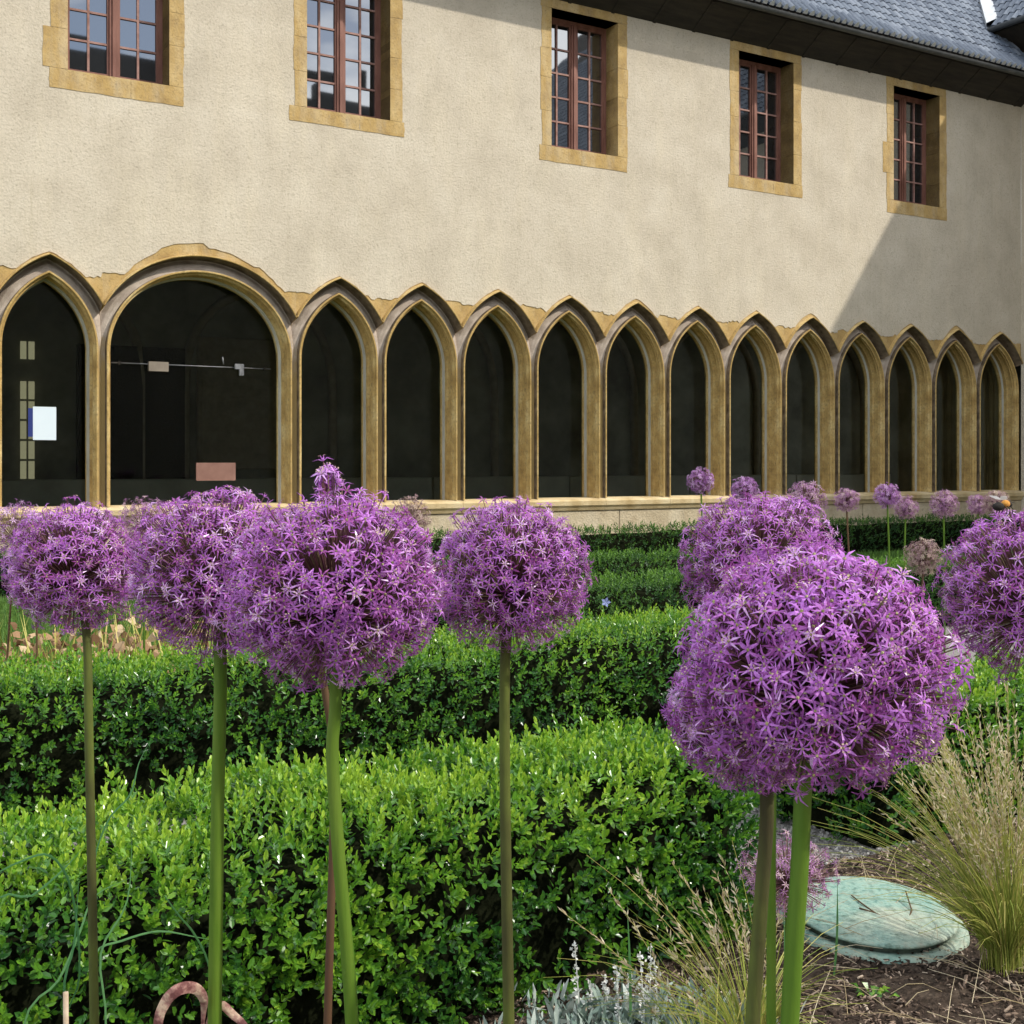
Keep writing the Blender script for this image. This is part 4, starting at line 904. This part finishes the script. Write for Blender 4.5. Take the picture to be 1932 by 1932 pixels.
def allium(x, y, wpx, Z, label, stem_px=None, srad=0.0065, smat='stem', flat=0.93, near=True, N_out=300, N_in=900, seed=0, petm=None, fsize=1.0, tuft=None, fade=0.06, stem_top=None):
    rng = np.random.default_rng(seed); rr = random.Random(seed)
    c = np.array(at(x, y, Z)); rad = wpx / 2300 * Z / 2
    if stem_px is None: stem_px = [(x + 2, 2600 if near else None)]
    # stem through picture points at the flower's own distance, then to the ground
    pts = [tuple(at(px_, py_, Z)) for px_, py_ in stem_px if py_ is not None]
    top = c - np.array([0, 0, rad * flat * 0.25])
    if pts:
        pts = sorted(pts, key=lambda p: p[2]); lo = np.array(pts[0])
        if lo[2] > 0.02:
            if len(pts) > 1: d = np.array(pts[0]) - np.array(pts[1]); d = d / abs(d[2]) if abs(d[2]) > 1e-6 else np.array([0, 0, -1.0]); d[:2] *= .5
            else: d = np.array([0, 0, -1.0])
            kk = max(int(lo[2] / 0.15), 1); pts = [tuple(lo + d * lo[2] * (kk - q) / kk) for q in range(kk)] + pts
        pts = pts + [tuple(top)]
    else: pts = [(c[0] + rr.uniform(-.03, .03), c[1], 0), tuple(top)]
    base = np.array(pts[0]); base[2] = 0.0
    root = empty('allium', tuple(base)); tag(root, label, 'flower', AG)
    sp = [np.array(p) - base for p in stem_pts(pts)]
    m = MB(); k = len(sp); m.tube(sp, [srad * (1.08 - 0.2 * i / (k - 1)) for i in range(k)], 12 if near else 6); m.build('stem', M[smat], root)
    C_ = c - base
    sc = np.array([1, 1, flat])
    def shell(N, r0, r1, jit):
        d = fib(N, jit, rng); lump = 1.02 + 0.07 * snoise(d + seed, 0.9, seed) + 0.035 * snoise(d + seed, 3.0, seed + 1)
        r = rng.uniform(r0, r1, N) * lump; r = np.where(rng.random(N) < 0.07, r * 1.07, r); return d, d * sc * (rad * r)[:, None] + C_
    core_top = C_ - np.array([0, 0, rad * flat * 0.25])
    if near:
        petc = 0.0115 * fsize
        d, P_ = shell(N_out, 0.84, 0.98, 0.06)
        ax = d * 1.0 + rng.normal(0, 0.28, d.shape); Ms = frames(ax)
        for i in range(N_out):
            if d[i, 2] < -0.6 and rng.random() < 0.4: continue
            o = bpy.data.objects.new('floret', FLORETS[5 if rng.random() < 0.07 + 0.18 * (d[i, 2] < -0.4) else rng.integers(0, 5)]); COL.objects.link(o); o.parent = root
            s_ = fsize * rng.uniform(0.64, 0.90); M4 = Matrix([list(Ms[i][0] * s_) + [P_[i][0]], list(Ms[i][1] * s_) + [P_[i][1]], list(Ms[i][2] * s_) + [P_[i][2]], [0, 0, 0, 1]]); o.matrix_local = M4
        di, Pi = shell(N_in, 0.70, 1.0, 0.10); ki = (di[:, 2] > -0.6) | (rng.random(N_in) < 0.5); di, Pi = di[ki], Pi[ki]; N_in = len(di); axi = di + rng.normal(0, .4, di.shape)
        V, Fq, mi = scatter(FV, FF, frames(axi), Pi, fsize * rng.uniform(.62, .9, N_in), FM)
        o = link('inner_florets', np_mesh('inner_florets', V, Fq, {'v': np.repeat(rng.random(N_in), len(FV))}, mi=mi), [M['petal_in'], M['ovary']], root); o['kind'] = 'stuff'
        ends = np.concatenate([P_, Pi])
        if tuft is not None:      # a few flowers growing out above the ball
            tc_ = np.array(at(tuft[0], tuft[1], Z)) - base; tr = tuft[2] / 2300 * Z
            for i in range(18):
                p = tc_ + rng.normal(0, .45, 3) * tr; o = bpy.data.objects.new('floret', FLORETS[rng.integers(0, 5)]); COL.objects.link(o); o.parent = root
                Mi = frames((p - tc_ + np.array([0, 0, .3 * tr]))[None])[0]; s_ = fsize * rng.uniform(.7, 1.0); o.matrix_local = Matrix([list(Mi[0] * s_) + [p[0]], list(Mi[1] * s_) + [p[1]], list(Mi[2] * s_) + [p[2]], [0, 0, 0, 1]])
                ends = np.vstack([ends, p])
    else:
        d, P_ = shell(N_out, 0.62, 1.04, 0.12); ax = d + rng.normal(0, .45, d.shape)
        V, Fq, mi = scatter(FV, FF, frames(ax), P_, fsize * rng.uniform(.55, .95, N_out), FM)
        o = link('florets', np_mesh('florets', V, Fq, {'v': np.repeat(rng.random(N_out), len(FV))}, mi=mi), [M[petm or 'petal_far'], M['ovary']], root); o['kind'] = 'stuff'
        ends = P_
    # flower stalks from the stem top to each floret
    v0 = np.repeat(core_top[None], len(ends), 0); dv = ends - v0; L_ = np.linalg.norm(dv, axis=1); Mf = frames(dv); th_ = 0.00055 if near else 0.0007
    pv = np.array([(1, 0, 0), (-.5, .87, 0), (-.5, -.87, 0), (1, 0, 1), (-.5, .87, 1), (-.5, -.87, 1)], float)
    Vp = np.einsum('nij,nkj->nki', Mf, np.stack([np.concatenate([pv[:, :2] * th_, pv[:, 2:3] * l], 1) for l in L_])) + v0[:, None]
    pf = np.array([(0, 1, 4, 3), (1, 2, 5, 4), (2, 0, 3, 5)]); Fp = (pf[None] + (np.arange(len(ends)) * 6)[:, None, None]).reshape(-1, 4)
    o = link('flower_stalks', np_mesh('flower_stalks', Vp.reshape(-1, 3), Fp, {'v': np.repeat(rng.random(len(ends)), 6)}), M['pedicel'], root); o['kind'] = 'stuff'
    return root
# near ones ------------------------------------------------------------
allium(1535, 1258, 515, 0.86, 'largest purple allium, nearest of all, on a thick green stem at right', [(1517, 1470), (1508, 1650), (1490, 1932)], 0.0070, 'stem', flat=0.90, seed=11, N_in=1600)
allium(1420, 1348, 305, 1.02, 'shaded purple allium half hidden behind the largest one at its lower left', [(1447, 1500), (1436, 1700), (1420, 1932)], 0.0066, 'stem_olive', seed=12, N_in=600, flat=.95)
allium(1437, 1068, 305, 1.45, 'purple allium rising just above the largest one', [(1455, 1400)], 0.006, seed=13, flat=.92)
allium(1945, 1122, 335, 1.36, 'purple allium cut off by the right edge with a bumblebee on top', [(1960, 1400)], 0.006, seed=14, flat=.98)
allium(966, 1088, 300, 1.44, 'round purple allium standing alone in the middle on a straight olive stem', [(953, 1245), (953, 1500), (956, 1700), (960, 1932)], 0.0068, 'stem_olive', seed=15, flat=.98)
allium(632, 1112, 415, 1.08, 'large purple allium left of the middle with a tuft of flowers sticking up', [(633, 1330), (627, 1420), (638, 1600), (652, 1760), (664, 1932)], 0.0062, 'stem', seed=16, flat=.90, tuft=(620, 905, 30), N_in=1250)
allium(405, 1080, 318, 1.34, 'purple allium on a thick bright green stem between the left one and the tufted one', [(416, 1245), (411, 1500), (408, 1700), (405, 1932)], 0.0080, 'stem', seed=17, flat=1.03)
allium(140, 1072, 250, 1.62, 'leftmost of the big purple alliums on a thin brownish stem', [(163, 1190), (168, 1400), (174, 1700), (178, 1932)], 0.0062, 'stem_olive', seed=18, flat=1.0)
allium(592, 1165, 230, 1.30, 'dim purple allium squeezed behind the tufted one on its lower left', [(628, 1400), (629, 1560), (618, 1932)], 0.0046, 'stem_brown', seed=19, flat=.95, N_out=240, N_in=500)
# farther ones ---------------------------------------------------------
far = [(28, 1005, 125, 5.5, 'mauve allium at the left edge behind the leftmost big one', [(12, 1270)], 'petal_far', 2.0, 'stem_brown'),
       (272, 985, 100, 5.6, 'small smooth mauve allium peeping out between the two leftmost big ones', None, 'petal_pink', 1.8, 'stem'),
       (772, 978, 85, 5.7, 'faded mauve allium between the tufted one and the middle one', None, 'petal_faded', 1.7, 'stem_brown'),
       (1322, 908, 50, 6.6, 'small far allium standing highest, before the dark arcade', [(1326, 1010)], 'petal_far', 1.5, 'stem'),
       (1405, 926, 52, 6.3, 'small far allium just above the flower behind the largest one', None, 'petal_far', 1.5, 'stem'),
       (1520, 945, 78, 4.6, 'mid distance mauve allium at the upper right of the flower behind the largest', None, 'petal_pink', 1.4, 'stem'),
       (1597, 943, 48, 6.8, 'far pinkish allium on a reddish stem before the pale wall', [(1602, 1060)], 'petal_pink', 1.5, 'stem_brown'),
       (1674, 935, 48, 6.8, 'far purple allium on a pale straight stem, left of a lower pink one', [(1678, 1060)], 'petal_far', 1.5, 'stem'),
       (1709, 958, 45, 7.2, 'far pink allium lower than its purple neighbour to the left', [(1707, 1030)], 'petal_pink', 1.5, 'stem'),
       (1780, 951, 52, 6.5, 'far round mauve allium standing clear, third from the right edge', [(1782, 1060)], 'petal_pink', 1.5, 'stem'),
       (1845, 953, 40, 7.4, 'far mauve allium just left of the pale one near the bumblebee', None, 'petal_pink', 1.5, 'stem'),
       (1878, 950, 50, 6.4, 'pale far allium behind the bumblebee at the right', None, 'petal_faded', 1.5, 'stem'),
       (1742, 1052, 72, 5.4, 'faded cream and pink seed head low in front of the right lawn', None, 'petal_faded', 1.4, 'stem_brown'),
       (68, 1100, 110, 5.4, 'mauve allium hidden low behind the leftmost big one', [(70, 1250)], 'petal_far', 1.9, 'stem_brown')]
for i, (x, y, wpx, Z, lab, spx, pm, fs, sm_) in enumerate(far):
    allium(x, y, wpx, Z, lab, spx or [(x + 3, None)], 0.0055, sm_, near=False, N_out=300, seed=60 + i, petm=pm, fsize=fs, flat=.97)
allium(1486, 1648, 186, 2.25, 'low pale pink allium seen between the two thick stems', [(1486, 1720)], 0.005, 'stem', near=False, N_out=330, seed=90, petm='petal_pink', fsize=1.1, flat=.75)

# ------------------------------------------------------------------ bumblebee on the right flower
bp_ = at(1889, 951, 1.26); bee = empty('bumblebee', tuple(bp_), R(25)); tag(bee, 'orange and black bumblebee clinging to the flower at the right edge', 'bee')
def ell(m, c, r, mi=0, n=10, k=7):
    vs_ = []; fs_ = []
    for i in range(k + 1):
        ph = math.pi * i / k
        for j in range(n): th = 2 * math.pi * j / n; vs_.append((c[0] + r[0] * math.sin(ph) * math.cos(th), c[1] + r[1] * math.sin(ph) * math.sin(th), c[2] + r[2] * math.cos(ph)))
    for i in range(k):
        for j in range(n): fs_.append((i * n + j, i * n + (j + 1) % n, (i + 1) * n + (j + 1) % n, (i + 1) * n + j))
    m.add(vs_, fs_, mi, True)
m = MB(); ell(m, (0.006, 0, 0.0), (0.0052, 0.0042, 0.0042), 1); m.build('thorax', [M['bee_dark'], M['bee_orange']], bee)
m = MB(); ell(m, (-0.004, 0, -0.0025), (0.0072, 0.0046, 0.0045), 0); m.build('abdomen', [M['bee_dark']], bee)
m = MB(); ell(m, (0.012, 0, -0.001), (0.0026, 0.0027, 0.0027), 0, 8, 6); m.tube([(0.013, 0.001, 0.001), (0.017, 0.002, 0.002)], 0.0003, 4); m.tube([(0.013, -0.001, 0.001), (0.017, -0.002, 0.002)], 0.0003, 4); m.build('head', M['bee_dark'], bee)
for sg in (-1, 1):
    m = MB(); m.add([(0.006, sg * .002, .004), (0.001, sg * .007, .008), (-0.006, sg * .010, .009), (-0.009, sg * .007, .008), (-0.004, sg * .003, .005)], [(0, 1, 2, 3, 4)]); m.build('wing', M['bee_wing'], bee)
    for kx in (0.009, 0.005, 0.001):
        m = MB(); m.tube([(kx, sg * .003, -.002), (kx + .001, sg * .006, -.005), (kx - .001, sg * .007, -.010)], 0.0005, 5); m.build('leg', M['bee_dark'], bee)

# ------------------------------------------------------------------ teal lid on the soil
tcx = ground_at(1640, 1738, 0.03); lid = empty('garden_lid', tuple(tcx), R(6)); tag(lid, 'speckled pale teal round lid lying on the mulch beside the grass tuft', 'lid')
def disc(name, prof_, m_, rx, ry, n=48, jit=0.0):
    m = MB(); k = len(prof_); vs_ = []
    for (r, z) in prof_:
        for j in range(n):
            th = 2 * math.pi * j / n; w_ = 1 + jit * math.sin(3 * th + 1) + jit * .6 * math.sin(7 * th)
            vs_.append((r * rx * math.cos(th) * w_, r * ry * math.sin(th) * w_, z))
    fs_ = [(i * n + j, i * n + (j + 1) % n, (i + 1) * n + (j + 1) % n, (i + 1) * n + j) for i in range(k - 1) for j in range(n)] + [tuple((k - 1) * n + j for j in range(n))]
    m.add(vs_, fs_, 0, True); return m.build(name, m_, lid)
disc('base', [(1.12, -0.02), (1.12, 0.006), (1.05, 0.014), (0.98, 0.016), (0.95, 0.012)], M['teal'], 0.215, 0.26, jit=.02)
disc('rim', [(0.93, 0.008), (0.93, 0.026), (0.92, 0.029)], M['teal_dark'], 0.215, 0.26)
disc('cover', [(0.98, 0.027), (1.0, 0.031), (0.975, 0.035), (0.82, 0.038), (0.6, 0.041), (0.35, 0.043), (0.12, 0.044)], M['teal'], 0.215, 0.26, jit=.008)
# a thin twig lying on the lid
for i, pp_ in enumerate([[(0.03, -0.10, 0.075), (0.0, -0.06, 0.084), (-0.02, 0.0, 0.093), (-0.03, 0.06, 0.092)], [(0.0, -0.06, 0.085), (-0.035, -0.03, 0.090)], [(0.06, -0.12, 0.068), (0.10, -0.04, 0.086), (0.11, 0.04, 0.13)]]):
    m = MB(); m.tube([(p[0], p[1], p[2] * 0.5 + 0.001) for p in pp_], 0.002, 5); o = m.build('twig', M['stem_brown']); o.location = tcx; tag(o, ['short curved twig lying across the middle of the teal lid', 'tiny twig crossing the left part of the teal lid', 'twig rising off the right part of the teal lid'][i], 'twig', 'twigs on the teal lid')

# ------------------------------------------------------------------ silver plant, fallen leaves, blades
sb = ground_at(1150, 1985, 0.02); silver = empty('silver_plant', tuple(sb)); tag(silver, 'silver leaved plant with white woolly flower spikes at the bottom', 'plant')
rng = np.random.default_rng(5); N = 1500
P_ = np.stack([rng.normal(0.06, .11, N), rng.normal(0, .06, N), rng.uniform(0.0, 0.085, N)], 1); ax = rng.normal(0, .6, (N, 3)) + np.array([0, 0, .9]); lv = np.array([(-.06, 0, 0), (.06, 0, 0), (.13, .05, .5), (-.13, .05, .5), (.02, .15, 1), (-.02, .15, 1)], float)
V, Fq, _ = scatter(lv, np.array([(0, 1, 2, 3), (3, 2, 4, 5)]), frames(ax), P_, rng.uniform(.018, .05, N)); o = link('leaves', np_mesh('leaves', V, Fq, {'v': np.repeat(rng.random(N), 6)}), M['silver'], silver); o['kind'] = 'stuff'
for (x, y0) in [(1086, 1775), (1112, 1850), (1140, 1838), (1166, 1822), (1188, 1838), (1208, 1800), (1226, 1780), (1236, 1810)]:
    Zs = sb.y + random.uniform(-.03, .05); tip = at(x + random.uniform(-3, 3), y0, Zs); b0 = Vector((at(x, 1900, Zs).x + random.uniform(-.01, .01), Zs, 0.02)); parts = []
    V, Fq = wire([b0 - sb, (b0 + tip) / 2 - sb + Vector((0.004, 0, 0)), tip - sb], .0016, .001); parts.append((V, Fq, .3)); q = 60
    f = rng.uniform(.35, 1, q); pp2 = np.array([np.array(b0 - sb) + (np.array(tip) - np.array(b0)) * a for a in f]) + rng.normal(0, .0028, (q, 3)); V, Fq, _ = scatter(np.array([(0, 0, 0), (.5, 0, .5), (0, .3, 1), (-.5, 0, .5)], float), np.array([(0, 1, 2, 3)]), frames(rng.normal(size=(q, 3)) + np.array([0, 0, .5])), pp2, rng.uniform(.005, .010, q)); parts.append((V, Fq, rng.random()))
    V, Fq, A_ = join(parts); link('flower_spike', np_mesh('flower_spike', V, Fq, {'v': A_}), M['silver_flower'], silver)

def ribbon(name, P_, wd, m_, label, cat, group=None, curl=0.25, parentroot=None, v=0.5):
    """flat leaf with a fold, along a smooth curve"""
    pts = [np.array(p) for p in stem_pts(P_)]; k = len(pts); V = []; base = pts[0].copy()
    for i in range(k):
        d = pts[min(i + 1, k - 1)] - pts[max(i - 1, 0)]; d /= np.linalg.norm(d); side = np.cross(d, (0.15, -1, 0.25)); side /= np.linalg.norm(side) + 1e-9; nn = np.cross(side, d)
        f = i / (k - 1); w_ = wd * (0.55 + 0.45 * math.sin(math.pi * min(1, f * 1.1))) * (1 - 0.85 * max(0, (f - .7) / .3))
        V += [pts[i] - side * w_ - base, pts[i] + nn * w_ * curl - base, pts[i] + side * w_ - base]
    Fs = [(3 * i + j, 3 * i + j + 1, 3 * i + j + 4, 3 * i + j + 3) for i in range(k - 1) for j in (0, 1)]
    me = np_mesh(name, np.array(V), np.array(Fs), {'v': np.full(len(V), v)}, smooth=True); o = link(name, me, m_); o.location = base; 
    if label: tag(o, label, cat, group)
    return o
Zl = 1.30
ribbon('withered_leaf', [at(285, 2150, Zl), at(296, 1950, Zl), at(310, 1895, Zl), at(335, 1868, Zl), at(366, 1864, Zl + .01), at(384, 1885, Zl + .02), at(383, 1925, Zl + .03), at(378, 2020, Zl + .03)], 0.0062, M['shrivelled'], 'withered pinkish leaf bent over in a loop at the bottom left', 'leaf', curl=.3)
ribbon('withered_leaf', [at(375, 2060, Zl + .05), at(395, 1930, Zl + .06), at(415, 1896, Zl + .05), at(440, 1915, Zl + .05), at(470, 1945, Zl + .04), at(500, 2010, Zl)], 0.0046, M['shrivelled'], 'withered reddish leaf behind the thick bright green stem at the bottom', 'leaf', curl=.3)
m = MB(); m.tube([at(126, 2300, 1.5), at(125, 2000, 1.5), at(124, 1872, 1.5)], 0.0035, 6); o = m.build('dead_stalk', M['bract']); tag(o, 'short pale dead stalk at the bottom left', 'stalk')
BG = 'arching grass blades before the near hedge'
bl = [([(150, 2300), (120, 1900), (140, 1780), (150, 1640)], 1.7, 'upright grass blade just left of the leftmost stem'),
      ([(176, 2300), (177, 1900), (180, 1800), (230, 1775), (300, 1757), (370, 1768), (410, 1775)], 1.9, 'long grass blade arching right from the leftmost stem'),
      ([(-30, 1660), (40, 1625), (95, 1615), (135, 1680), (150, 1840), (120, 1960), (110, 2350)], 1.7, 'grass blade arching over from the left edge'),
      ([(15, 2350), (40, 1950), (110, 1850), (150, 1760), (180, 1690), (260, 1650)], 1.75, 'grass blade leaning right behind the leftmost stem'),
      ([(310, 1690), (340, 1730), (365, 1760), (392, 1815), (404, 1900), (405, 2300)], 1.95, 'short grass blade crossing the long arching one'),
      ([(176, 2150), (172, 1700), (198, 1560), (245, 1500), (262, 1440), (285, 1395)], 2.2, 'pale grass blade standing against the second hedge'),
      ([(170, 2250), (200, 1950), (190, 1800), (240, 1700), (250, 1560)], 1.9, 'tall grass blade right of the leftmost stem'),
      ([(-70, 2250), (-25, 1740), (60, 1690), (120, 1640), (165, 1590)], 1.8, 'grass blade rising from the left edge')]
for i, (pts_, Zb, lab) in enumerate(bl): ribbon('grass_blade', [at(px_, py_, Zb + 0.02 * k) for k, (px_, py_) in enumerate(pts_)], 0.0017, M['blade'], lab, 'grass blade', BG, v=random.random())
# slender shoots rising out of the right part of the near hedge
for i, (x0, y0, x1, y1, Zb, lab) in enumerate([(1480, 2090, 1478, 1700, 2.4, 'thin green shoot between hedge and left thick stem'), (1188, 2020, 1183, 1700, 2.5, 'thin green shoot before the near hedge above the silver plant'), (1570, 1880, 1580, 1660, 2.9, 'thin green shoot just right of the thick stems')]):
    ribbon('shoot', [at(x0, y0, Zb), at((x0 + x1) / 2 + 4, (y0 + y1) / 2, Zb), at(x1, y1, Zb)], 0.003, M['blade'], lab, 'shoot', 'thin shoots near the stems', v=.8)
# small blue bloom on the middle hedge
bf_ = at(1143, 1136, 6.9); fl_ = MB()
for k in range(5):
    a = k * 2 * math.pi / 5; fl_.add([(0, 0, 0), (.018 * math.cos(a - .5), -.004, .018 * math.sin(a - .5)), (.030 * math.cos(a), -.006, .030 * math.sin(a)), (.018 * math.cos(a + .5), -.004, .018 * math.sin(a + .5))], [(0, 1, 2, 3)])
o = fl_.build('blue_flower', M['blue_flower']); o.location = bf_; tag(o, 'tiny pale blue bloom on the middle hedge', 'flower')
# low leafy weed on the mulch
wp = ground_at(1648, 1880, 0.03); weed = MB()
for k in range(14):
    a = k * 2.4; L_ = random.uniform(.02, .035); c_, s_ = math.cos(a), math.sin(a); r0 = random.uniform(0, .03)
    weed.add([(r0 * c_, r0 * s_, .0), (r0 * c_ + L_ * .5 * c_ - .007 * s_, r0 * s_ + L_ * .5 * s_ + .007 * c_, .018), (r0 * c_ + L_ * c_, r0 * s_ + L_ * s_, .012), (r0 * c_ + L_ * .5 * c_ + .007 * s_, r0 * s_ + L_ * .5 * s_ - .007 * c_, .016)], [(0, 1, 2, 3)])
me = weed.mesh('weed'); a_ = me.attributes.new('v', 'FLOAT', 'POINT'); a_.data.foreach_set('value', np.random.default_rng(1).random(len(me.vertices)).astype(np.float32))
o = link('weed', me, M['box_leaf']); o.location = wp; tag(o, 'small bright green weed growing on the mulch in front of the teal lid', 'weed')
